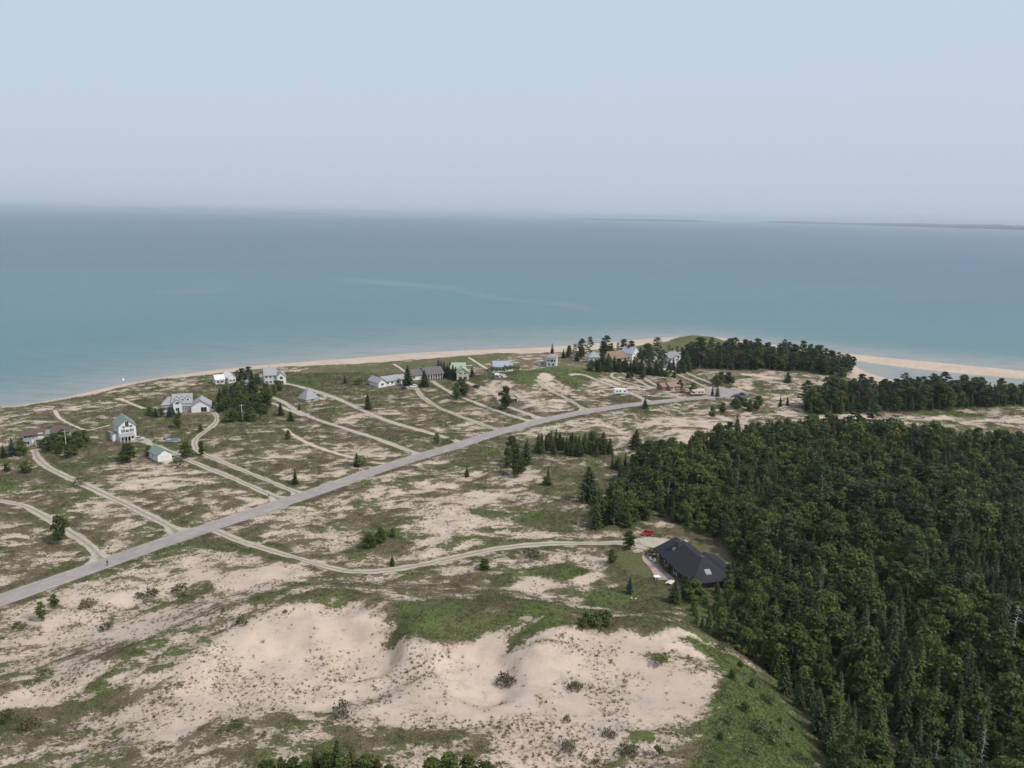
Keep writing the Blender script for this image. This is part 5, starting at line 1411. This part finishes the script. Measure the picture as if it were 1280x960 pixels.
# --- long grey roofed house with dormers
hs, L = frame((203,516.5), (240,512.5), 'house', 'long pale house with light grey roofs, three dormers and a garage at its right end', deg=18)
a1 = L * .36
hipped(hs, 0, a1 - .02, 1.0, 9.4, 3.3, 3.0, W_PALE, R_LAV, .5, ridge=(2.6, a1 + .4))
gabled(hs, a1, L, 0, 10.5, 4.2, 3.3, 'x', W_PALE, R_LAV, .5)
for i, x in enumerate((.52, .70, .88)):
    xx = L * x; gabled(hs, xx - 1.0, xx + 1.0, 1.2, 4.6, 1.6, .8, 'y', W_WHITE, R_LAV, .2, z0=4.6, found=4.9, names=('dormer', 'dormer_roof')); window(hs, 'f', 1.2, xx, 5.0, 1.0, 1.0)
gabled(hs, a1 + .4, a1 + 4.2, -2.2, -.02, 4.9, 1.4, 'y', W_WHITE, R_LAV, .3)
window(hs, 'f', -2.2, a1 + 2.3, 4.2, 1.5, 1.0); window(hs, 'f', -2.2, a1 + 2.3, .9, 1.5, 1.5)
for i in range(6): window(hs, 'f', 0, a1 + 6.0 + i * (L - a1 - 7.5) / 5, 1.0, 1.3, 1.9)
for x in (.2, .5, .8): window(hs, 'f', 1.0, a1 * x, .9, 1.4, 1.4)
for y in (3.5, 8.0): window(hs, 'l', 0, y, .9, 1.4, 1.4)
V = [(a1+4.3,-1.9,3.0),(L,-1.9,3.0),(L,-.02,3.5),(a1+4.3,-.02,3.5),(a1+4.3,-1.9,3.14),(L,-1.9,3.14),(L,-.02,3.64),(a1+4.3,-.02,3.64)]
mesh_obj('porch_roof', V, [(3,2,1,0),(4,5,6,7),(0,1,5,4),(1,2,6,5),(2,3,7,6),(3,0,4,7)], R_LAV, hs)
for i in range(6): MB().box(a1 + 4.5 + i * (L - a1 - 4.9) / 5, a1 + 4.65 + i * (L - a1 - 4.9) / 5, -1.85, -1.7, -1, 3.02).build('post', M_TRIM, hs)
gabled(hs, L + .02, L + 8.5, -3.2, 6.5, 3.0, 2.8, 'y', W_WHITE, R_LAV, .5)
window(hs, 'f', -3.2, L + 5.6, .02, 2.6, 2.3, 'garage_door_or_opening', M_TRIM, M_DARKIN); window(hs, 'f', -3.2, L + 2.2, .02, 2.4, 2.3, 'garage_door_or_opening', M_TRIM, paint('white_door', (.7, .7, .68), .6, .05))
chimney(hs, L * .45, 6.5, 6, 8.6)
# --- small cottages and the grey house behind the grove
def cottage(A, B, D, h, rh, axis, wm, rm, label, wins=3, name='house', z_extra=0, door=True, cat='house', over=.4):
    hs, L = frame(A, B, name, label, cat)
    gabled(hs, 0, L, 0, D, h, rh, axis, wm, rm, over)
    for i in range(wins):
        window(hs, 'f', 0, L * (i + .5) / wins, 1.0, min(1.4, L / wins * .55), 1.2)
        if h > 4.5: window(hs, 'f', 0, L * (i + .5) / wins, 3.7, min(1.3, L / wins * .5), 1.2)
    for y in (D * .3, D * .7):
        window(hs, 'l', 0, y, 1.0, 1.1, 1.2); window(hs, 'r', L, y, 1.0, 1.1, 1.2)
    if door: window(hs, 'f', 0, L * (1.0 / max(1, wins)), .03, .9, 2.0, 'door', M_TRIM, M_WOOD)
    return hs, L
cottage((270,481.5),(281,480.5), 7, 3.0, 2.0, 'x', W_WHITE, R_WHITE, 'white roofed cottage above the dark grove, leftmost of three', 2)
cottage((286,480),(295,478.5), 8, 3.4, 2.2, 'y', W_WHITE, R_WHITE, 'white cottage with a pointed gable, middle one of three above the grove', 2)
cottage((303,489),(317,487.5), 6, 3.0, 1.8, 'x', W_WHITE, R_WHITE, 'white roofed cottage low in the dark grove, rightmost of three', 2)
hs, L = cottage((331,481.5),(346,480.5), 11, 5.4, 3.6, 'x', W_PALE, R_LAV, 'two storey pale grey house on the shore right of the dark grove', 3)
gabled(hs, L + .02, L + 5.0, -2.0, 7.0, 4.6, 2.4, 'y', W_WHITE, R_LAV, .35); window(hs, 'f', -2.0, L + 2.5, 3.2, 1.6, 1.5); window(hs, 'f', -2.0, L + 2.5, .6, 2.0, 1.7); chimney(hs, L * .5, 6.5, 8, 10.3, .8, M_STONE)
# --- steep pyramid roof
hs, L = frame((382.5,503), (399.5,500), 'pavilion', 'steep pale grey pyramid roof standing alone beside a gravel drive', 'pavilion')
hipped(hs, .5, L - .5, .5, L - .5, .9, 5.4, W_PALE, R_LAV, .5)
window(hs, 'f', .5, L * .5, .02, 1.6, .8, 'door', M_TRIM, M_DARKIN)
# --- white ranch
hs, L = frame((481.5,483), (513,478.5), 'house', 'low white ranch house with a pale roof and an open dark carport at its right')
gabled(hs, 0, L * .62, 0, 9, 2.8, 1.9, 'x', W_WHITE, R_LAV, .6); gabled(hs, -5.0, -.02, -1.2, 9.5, 2.8, 2.0, 'y', W_WHITE, R_LAV, .6)
gabled(hs, L * .62 + .02, L, .5, 9, 2.6, 1.8, 'x', W_WHITE, R_LAV, .6)
for x in (.1, .28, .5): window(hs, 'f', 0, L * x, 1.0, 1.5, 1.1)
window(hs, 'f', -1.2, -2.5, 1.0, 1.6, 1.2); window(hs, 'f', .5, L * .8, .02, L * .22, 2.2, 'garage_door_or_opening', M_TRIM, M_DARKIN); window(hs, 'f', 0, L * .4, .02, .9, 2.0, 'door', M_TRIM, M_WOOD)  # dark panel is no door: it paints the shade inside the open carport
chimney(hs, L * .3, 5, 3.5, 5.6)
# --- dark grey long house
hs, L = frame((516,475.5), (553,472.5), 'house', 'long low house with a dark grey roof and white porch columns')
gabled(hs, 0, L * .42, 0, 10, 3.0, 2.2, 'x', W_WHITE, R_DARK, .7); gabled(hs, L * .42 + .02, L, -.8, 10.4, 3.2, 2.9, 'x', W_BROWN, R_DARK, .9)
window(hs, 'f', 0, L * .2, 0.4, L * .24, 2.1, 'garage_door_or_opening', M_TRIM, paint('white_panel', (.72, .72, .70), .6, .05)); window(hs, 'f', 0, L * .05, .9, 1.2, 1.2)
for i in range(7): MB().box(L * .46 + i * L * .085, L * .46 + i * L * .085 + .22, -1.6, -1.4, -.8, 2.9).build('column', M_TRIM, hs)
for i in range(4): window(hs, 'f', -.8, L * .5 + i * L * .13, .6, 1.6, 1.8)
chimney(hs, L * .45, 5, 4.5, 7.0, .9)
# --- pale green roofed house
hs, L = frame((571,477), (586,475.5), 'house', 'two storey cream house with a pale green roof and dark garage doors')
gabled(hs, 0, L, 0, 8, 4.8, 2.4, 'y', W_CREAM, R_PGREEN, .5); gabled(hs, -3.0, L * .8, 8.02, 18, 5.2, 2.8, 'x', W_CREAM, R_PGREEN, .5)
for x in (.3, .7): window(hs, 'f', 0, L * x, .02, L * .26, 2.2, 'garage_door_or_opening', M_TRIM, M_DARKIN); window(hs, 'f', 0, L * x, 3.6, 1.2, 1.1)
for y in (2.5, 5.5): window(hs, 'r', L, y, 3.4, 1.1, 1.2); window(hs, 'l', 0, y, 3.4, 1.1, 1.2)
# --- blue grey roofed house
hs, L = frame((617.5,465), (642,464), 'house', 'low white house with a blue grey metal roof behind a row of bushes')
gabled(hs, 0, L * .8, 0, 10, 3.0, 2.6, 'x', W_WHITE, R_BLUE, .5); gabled(hs, L * .8 + .02, L, 1, 9, 2.6, 1.6, 'x', W_WHITE, R_BLUE, .4)
for i in range(4): window(hs, 'f', 0, L * (.1 + .19 * i), .9, 1.5, 1.3)
window(hs, 'f', 1, L * .9, .9, 1.2, 1.2); MB().box(-2.5, -.02, 1, 6, -1, -.1).build('deck', M_WOOD, hs); railing(hs, [(-2.4, 5.9), (-2.4, 1.1), (-.1, 1.1)], -.1, 1.0); chimney(hs, 3.5, 5, 4.5, 6.6, .7, M_STONE)
# --- white cube house
hs, L = frame((683,459), (694.7,461.3), 'house', 'modern white box house with a flat roof on top of the green dune', deg=-12)
MB().box(0, L, 0, 7.5, -2, 5.6).build('wall', W_PALE, hs); MB().box(-.15, L + .15, -.15, 7.65, 5.602, 5.95).build('roof', R_LAV, hs)
for x, z, w in ((.2,3.2,1.5),(.55,3.2,2.0),(.85,3.2,1.0),(.3,.6,1.4),(.7,.6,1.4)): window(hs, 'f', 0, L * x, z, w, 1.6)
window(hs, 'r', L, 2.2, 3.2, 1.0, 1.4); window(hs, 'r', L, 5.2, .8, 1.4, 1.4)
MB().box(-6, -.02, 2, 7, -2, 2.6).build('wall', W_GREY, hs); MB().box(-6.15, -.18, 1.85, 7.15, 2.602, 2.85).build('roof', R_LAV, hs); window(hs, 'f', 2, -3, .8, 2.0, 1.2)
railing(hs, [(.1, .1), (L - .1, .1)], 5.95, .8, M_DTRIM)
# --- houses on the wooded point
hs, L = frame((736,454), (750,454), 'house', 'pale house with a grey green hip roof at the left end of the pines')
hipped(hs, 0, L, 0, 9, 3.8, 3.4, W_PALE, R_GG, .6)
for x in (.25, .6, .88): window(hs, 'f', 0, L * x, 1.2, 1.2, 1.5)
cottage((762,456),(783,455), 10, 4.0, 3.8, 'x', W_CREAM, R_TAN, 'house with an orange tan roof among the pines', 3)
cottage((790,451),(799,449), 9, 4.6, 4.0, 'y', W_WHITE, R_BLUE, 'steep gabled white house with a grey blue roof among the pines', 2)
hs, L = cottage((836,459),(850,455), 9, 5.6, 2.6, 'x', W_WHITE, R_GREY, 'two storey white house with a grey roof in the middle of the point wood', 3)
gabled(hs, L * .3, L * .62, -1.5, -.02, 5.2, 1.3, 'y', W_WHITE, R_GREY, .3); window(hs, 'f', -1.5, L * .46, 3.4, 1.4, 1.3); chimney(hs, L * .85, 4, 6.5, 9, .7, M_STONE)
cottage((829,469.5),(836,468.7), 4, 2.3, 1.2, 'y', W_WHITE, R_WHITE, 'tiny white shed under the pines above the pink roofed cabin', 1, 'shed', cat='shed', door=False)
hs, L = cottage((837.5,489),(850,487.8), 7, 2.4, 1.6, 'x', W_BROWN, R_PINK, 'small brown cabin with a pink brown roof beside the road end', 3, 'cabin', cat='cabin')
gabled(hs, -3.8, -.02, 2.0, 7.5, 2.4, 1.3, 'x', W_BROWN, R_PINK, .4)
cottage((637.5,503.5),(647,502.5), 6.5, 2.3, 1.7, 'y', W_CREAM, R_PGREEN, 'small shed with a pale green roof and a dark open front on the sand slope', 0, 'shed', cat='shed', door=False)
hs = bpy.context.scene.objects[-1]
for o in COL.objects:
    if o.get('label', '').startswith('small shed with a pale green'): window(o, 'f', 0, 2.4, .02, 3.4, 1.8, 'garage_door_or_opening', M_TRIM, M_DARKIN)  # near-black sheet on the wall stands for shade in the open shed front
cottage((618.5,474),(623.5,473.7), 2.2, 2.0, .7, 'x', W_BLUE, R_WHITE, 'tiny pale blue shed beside the path to the beach', 1, 'shed', cat='shed', door=False, over=.2)

# ------------------------------------------------------------------ vehicles
def wheels(o, xs, ys, r=.34):
    for x in xs:
        for y in ys:
            s = 1 if y > 0 else -1
            w_ = MB().cyl((x, y - .11 * s, r), (x, y + .11 * s, r), r, k=16).build('wheel', paint_('tyre', (.025, .025, .025), .9), o)
            MB().cyl((x, y + .112 * s, r), (x, y + .125 * s, r), r * .58, k=12).build('rim', paint_('rim', (.45, .45, .46), .35), w_)
_pc = {}
def paint_(n, c, rough=.4, metal=0):
    if n not in _pc: _pc[n] = paint(n, c, rough, .04, 1, .5, metal)
    return _pc[n]
def extrude_profile(prof, hw, taper=None):
    n = len(prof); V = []
    for s in (-1, 1):
        for x, z in prof: V.append((x, s * (hw - (taper(z) if taper else 0)), z))
    F = [tuple(range(n - 1, -1, -1)), tuple(range(n, 2 * n))] + [(i, (i + 1) % n, n + (i + 1) % n, n + i) for i in range(n)]
    return V, F
def car(px, py, rz, color, cname, label, kind='car'):
    p = at(px, py); o = empty('pickup_truck' if kind == 'pickup' else 'parked_car', (p.x, p.y, p.z + .12), rz); tag(o, label, 'pickup' if kind == 'pickup' else 'car')
    M = paint_(cname, color, .28)
    if kind == 'pickup':
        body = [(-2.75,.45),(2.7,.45),(2.75,.8),(2.6,1.02),(1.35,1.12),(-2.75,1.12)]
        cab = [(1.30,1.10),(.62,1.78),(-.75,1.80),(-.98,1.10)]; bed = True; wx = (-1.75, 1.75)
    else:
        body = [(-2.2,.38),(2.15,.38),(2.22,.68),(2.05,.90),(1.05,1.02),(-2.05,1.05),(-2.25,.75)]
        cab = [(1.05,1.0),(.35,1.58),(-1.55,1.62),(-2.05,1.03)]; bed = False; wx = (-1.35, 1.35)
    V, F = extrude_profile(body, .92); mesh_obj('body', V, F, M, o).modifiers.new('bevel', 'BEVEL').width = .07
    V, F = extrude_profile(cab, .84, lambda z: .16 * max(0, (z - 1.0) / .6)); mesh_obj('window', V, F, M_GLASS, o)
    x0, x1 = cab[2][0] + .02, cab[1][0] - .02; zt = cab[1][1]
    MB().box(x0 - .1, x1 + .1, -.70, .70, zt - .03, zt + .06).build('roof', M, o, .03)
    pm = MB()
    for s in (-1, 1):
        for a, b_ in ((cab[0], cab[1]), (cab[3], cab[2])): pm.cyl((a[0], s * .85, a[1]), (b_[0], s * .70, b_[1]), .05, k=6)
        pm.cyl(((x0 + x1) / 2, s * .86, 1.0), ((x0 + x1) / 2, s * .70, zt), .05, k=6)
    pm.build('pillar', M, o)
    if bed: MB().box(-2.65, -1.05, -.78, .78, 1.115, 1.13).build('bed', M_DARKIN, o)
    wheels(o, wx, (-.84, .84), .38 if bed else .34)
    for s in (-1, 1):
        MB().box(body[2][0] - .12, body[2][0] + .02, s * .62 - .16, s * .62 + .16, .66, .80).build('headlight', M_TRIM, o)
        MB().box(body[-1][0] - .02, body[-1][0] + .08, s * .74 - .1, s * .74 + .1, .72, .92).build('tail_light', paint_('red_lamp', (.35, .02, .02)), o)
    if 'red car' in label: o.scale = (.86, .86, .86)
    return o
def motorhome(px, py, rz, L, label, body, bname, stripe, sname, nose=None):
    p = at(px, py); o = empty('motorhome', (p.x, p.y, p.z + .12), rz); tag(o, label, 'motorhome')
    h = L / 2; prof = [(-h,.5),(h,.5),(h,1.35),(h-.55,1.65),(h-.95,2.35),(h-.5,2.5),(h-.45,3.05),(h-.9,3.15),(-h+.1,3.15),(-h,3.0)]
    V, F = extrude_profile(prof, 1.2); mesh_obj('body', V, F, paint_(bname, body, .45), o).modifiers.new('bevel', 'BEVEL').width = .08
    MB().box(-h - .01, h - .1, -1.215, 1.215, .55, 1.0).build('stripe', paint_(sname, stripe, .5), o)
    for s in (-1, 1):
        for x in (-h + 1.2, -h + 3.0): MB().box(x, x + 1.0, s * 1.21 - .02, s * 1.21 + .02, 1.7, 2.35).build('window', M_GLASS, o)
        MB().box(h - 1.9, h - .75, s * 1.21 - .02, s * 1.21 + .02, 1.5, 2.2).build('window', M_GLASS, o)
    MB().poly([(h-.5,-1.05,1.68),(h-.5,1.05,1.68),(h-.9,1.05,2.33),(h-.9,-1.05,2.33)], [(0,1,2,3)]).build('windscreen', M_GLASS, o)
    MB().box(-.6, .4, -.5, .5, 3.152, 3.4).build('roof_unit', M_TRIM, o, .05)
    wheels(o, (-h + 1.6, h - 1.2), (-1.08, 1.08), .42)
rd = math.atan2(.8, .6)
car(809.5, 669, math.radians(188), (.36, .012, .02), 'red_paint', 'red car parked at the end of the long winding drive by the wood')
car(503, 487, math.radians(200), (.03, .03, .035), 'black_paint', 'black car on the pad of the white ranch house')
car(517, 484.5, math.radians(215), (.72, .72, .72), 'white_paint', 'white car on the drive just right of the white ranch house')
car(510.5, 480, math.radians(25), (.66, .68, .70), 'silver_white_paint', 'silver white car backed up to the carport of the white ranch house')
car(595, 484.5, math.radians(150), (.04, .04, .045), 'dark_paint', 'dark car on the curving sandy drive below the cream house')
car(173.5, 550.5, math.radians(20), (.45, .46, .48), 'silver_paint', 'silver car parked against the right wall of the tall white house')
car(927, 495, math.radians(12), (.018, .028, .10), 'navy_paint', 'dark blue pickup parked at the far end of the turning circle', 'pickup')
car(919, 497, math.radians(185), (.03, .035, .05), 'dark_grey_paint', 'dark low car just left of the dark blue pickup')
car(852, 491.5, math.radians(170), (.16, .02, .02), 'dark_red_paint', 'dark red car tucked against the pink roofed cabin')
motorhome(775, 493, math.radians(8), 7.4, 'white motorhome parked on the sand beside the looping pale drive', (.75, .75, .74), 'motorhome_white', (.45, .47, .50), 'grey_stripe')
motorhome(872, 494.5, math.radians(190), 7.8, 'tan and dark red motorhome parked on the far side of the road end', (.58, .48, .38), 'motorhome_tan', (.12, .03, .03), 'dark_red_stripe')
# boat on a trailer
p = at(216, 553); bt = empty('boat', (p.x, p.y, p.z), math.radians(14)); tag(bt, 'grey pontoon boat resting on the grass right of the tall white house', 'boat')
for s in (-1, 1): MB().cyl((-2.7, s * .8, .55), (2.5, s * .8, .55), .32, k=10).cyl((2.5, s * .8, .55), (3.2, s * .8, .75), .32, .05, k=10).build('pontoon', paint_('aluminium', (.42, .44, .46), .35, .4), bt, smooth=True)
MB().box(-2.8, 2.7, -1.15, 1.15, .88, .98).build('deck', paint_('boat_deck', (.30, .32, .34)), bt); MB().box(-2.7, 2.5, -1.12, -1.05, .98, 1.6).box(-2.7, 2.5, 1.05, 1.12, .98, 1.6).box(-2.7, -2.6, -1.05, 1.05, .98, 1.6).build('side_panel', paint_('boat_panel', (.20, .24, .28)), bt)
MB().box(-2.2, -.8, -.9, .9, .98, 1.35).box(.6, 1.9, -.95, -.35, .98, 1.35).build('seat', paint_('boat_seat', (.55, .56, .55)), bt)

# ------------------------------------------------------------------ poles, boxes, fence, person, buoy
def pole(px, py, hpx, label, wires=True):
    p = at(px, py); dp = pdepth(p.x, p.y, p.z); h = hpx * dp / FPX
    o = empty('utility_pole', (p.x, p.y, p.z - .2), rd); tag(o, label, 'pole')
    MB().cyl((0, 0, 0), (0, 0, h), .17, .11, k=10).build('post', paint_('pale_pole', (.48, .45, .40), .8), o)
    MB().box(-1.0, 1.0, -.07, .07, h - .7, h - .55).build('crossarm', M_WOOD, o)
    for x in (-.85, 0, .85): MB().cyl((x, 0, h - .55), (x, 0, h - .35), .05, k=6).build('insulator', M_TRIM, o)
pole(83.4, 565, 29, 'pale utility pole in front of the thicket right of the red roofed house')
pole(303, 528, 24, 'pale utility pole rising in front of the dark grove')
pole(817.5, 465, 17, 'thin pole before the pines left of the tiny white shed')
pole(672, 600, 0.1 + 20, 'bare pole like post in the scrub below the tree row') if False else None
def mailbox(px, py, label, col):
    p = at(px, py); o = empty('mailbox', (p.x, p.y, p.z), rd + 1.57); tag(o, label, 'mailbox')
    MB().box(-.06, .06, -.06, .06, -.2, 1.0).build('post', M_WOOD, o)
    mb = MB(); V = []
    for y in (-.3, .3):
        for k in range(9): t = math.pi * k / 8; V.append((math.cos(t) * .16, y, 1.18 + math.sin(t) * .16))
        V += [(-.16, y, 1.0), (.16, y, 1.0)]
    F = [tuple(range(11)), tuple(range(21, 10, -1))] + [(i, 11 + i, 11 + (i + 1) % 11, (i + 1) % 11) for i in range(11)]
    mb.poly(V, F).build('box', paint_('mailbox' + str(col), (col, col, col), .5), o); MB().box(.165, .18, -.05, .15, 1.2, 1.35).build('flag', paint_('flag_red', (.4, .03, .03)), o)
mailbox(336.5, 623, 'black mailbox at the mouth of the garage drive', .03); mailbox(136, 690, 'dark mailbox across the road from the walker', .04); mailbox(513.5, 569.5, 'dark mailbox by the gravel drive nearest the middle of the road', .05)
# fence
p0 = at(461, 580); p1 = at(486, 579); d = p1 - p0; L = math.hypot(d.x, d.y); fo = empty('fence', (p0.x, p0.y, p0.z), math.atan2(d.y, d.x)); tag(fo, 'short weathered rail fence between a small spruce and the road', 'fence')
n = int(L / 2.2); dz = (p1.z - p0.z) / L
for i in range(n + 1): x = L * i / n; MB().box(x - .07, x + .07, -.07, .07, dz * x - .3, dz * x + 1.15).build('post', M_WOOD, fo)
for z in (.45, .9): MB().cyl((0, .1, z), (L, .1, z + dz * L), .05, k=6).build('rail', M_WOOD, fo)
# buoy
b0 = onz(154, 475, .1); o = MB().cyl((0,0,-.6),(0,0,.5), 0.7, .6, 14).cyl((0,0,.5),(0,0,1.5), .35, .1, 10).build('buoy', M_TRIM); o.location = (b0[0], b0[1], 0); tag(o, 'small white buoy floating near the left shore', 'buoy')
# the walker
p = at(134.5, 708); pr = empty('person', (p.x, p.y, p.z + .15), math.radians(150)); tag(pr, 'person in dark clothes walking on the paved road', 'person')
def skin_body(name, verts, edges, radii, mat, parent, root=0):
    me = bpy.data.meshes.new(name); me.from_pydata(verts, edges, []); o = bpy.data.objects.new(name, me); COL.objects.link(o); o.parent = parent
    md = o.modifiers.new('skin', 'SKIN'); sv = me.skin_vertices[0].data
    for i, r in enumerate(radii): sv[i].radius = r if isinstance(r, tuple) else (r, r); sv[i].use_root = (i == root)
    s = o.modifiers.new('sub', 'SUBSURF'); s.levels = 1; s.render_levels = 2; me.materials.append(mat); return o
vb = [(0,0,.95),(0,0,1.15),(0,0,1.40),(0,0,1.52),(0,.02,1.64),(0,.02,1.76), (-.10,0,.90),(-.11,.20,.50),(-.11,.22,.10),(-.11,.36,.05), (.10,0,.90),(.11,.10,.50),(.11,-.28,.16),(.11,-.18,.05), (-.19,0,1.42),(-.23,-.12,1.15),(-.22,-.02,.92),(-.22,.05,.82),(.19,0,1.42),(.23,.10,1.15),(.22,.25,.98),(.22,.32,.94)]
eb = [(0,1),(1,2),(2,3),(3,4),(4,5),(0,6),(6,7),(7,8),(8,9),(0,10),(10,11),(11,12),(12,13),(2,14),(14,15),(15,16),(16,17),(2,18),(18,19),(19,20),(20,21)]
rb = [(.17,.12),(.15,.11),(.17,.12),.06,.10,.07, .10,.07,.05,.04,.10,.07,.05,.04,.07,.05,.035,.03,.07,.05,.035,.03]
skin_body('body', vb, eb, rb, paint_('dark_clothes', (.03, .035, .06), .8), pr)
mesh_obj('hair', *box_v(-.09,.09,-.10,.06,1.70,1.86), paint_('dark_hair', (.02, .015, .01), .8), pr).modifiers.new('s', 'SUBSURF').levels = 2
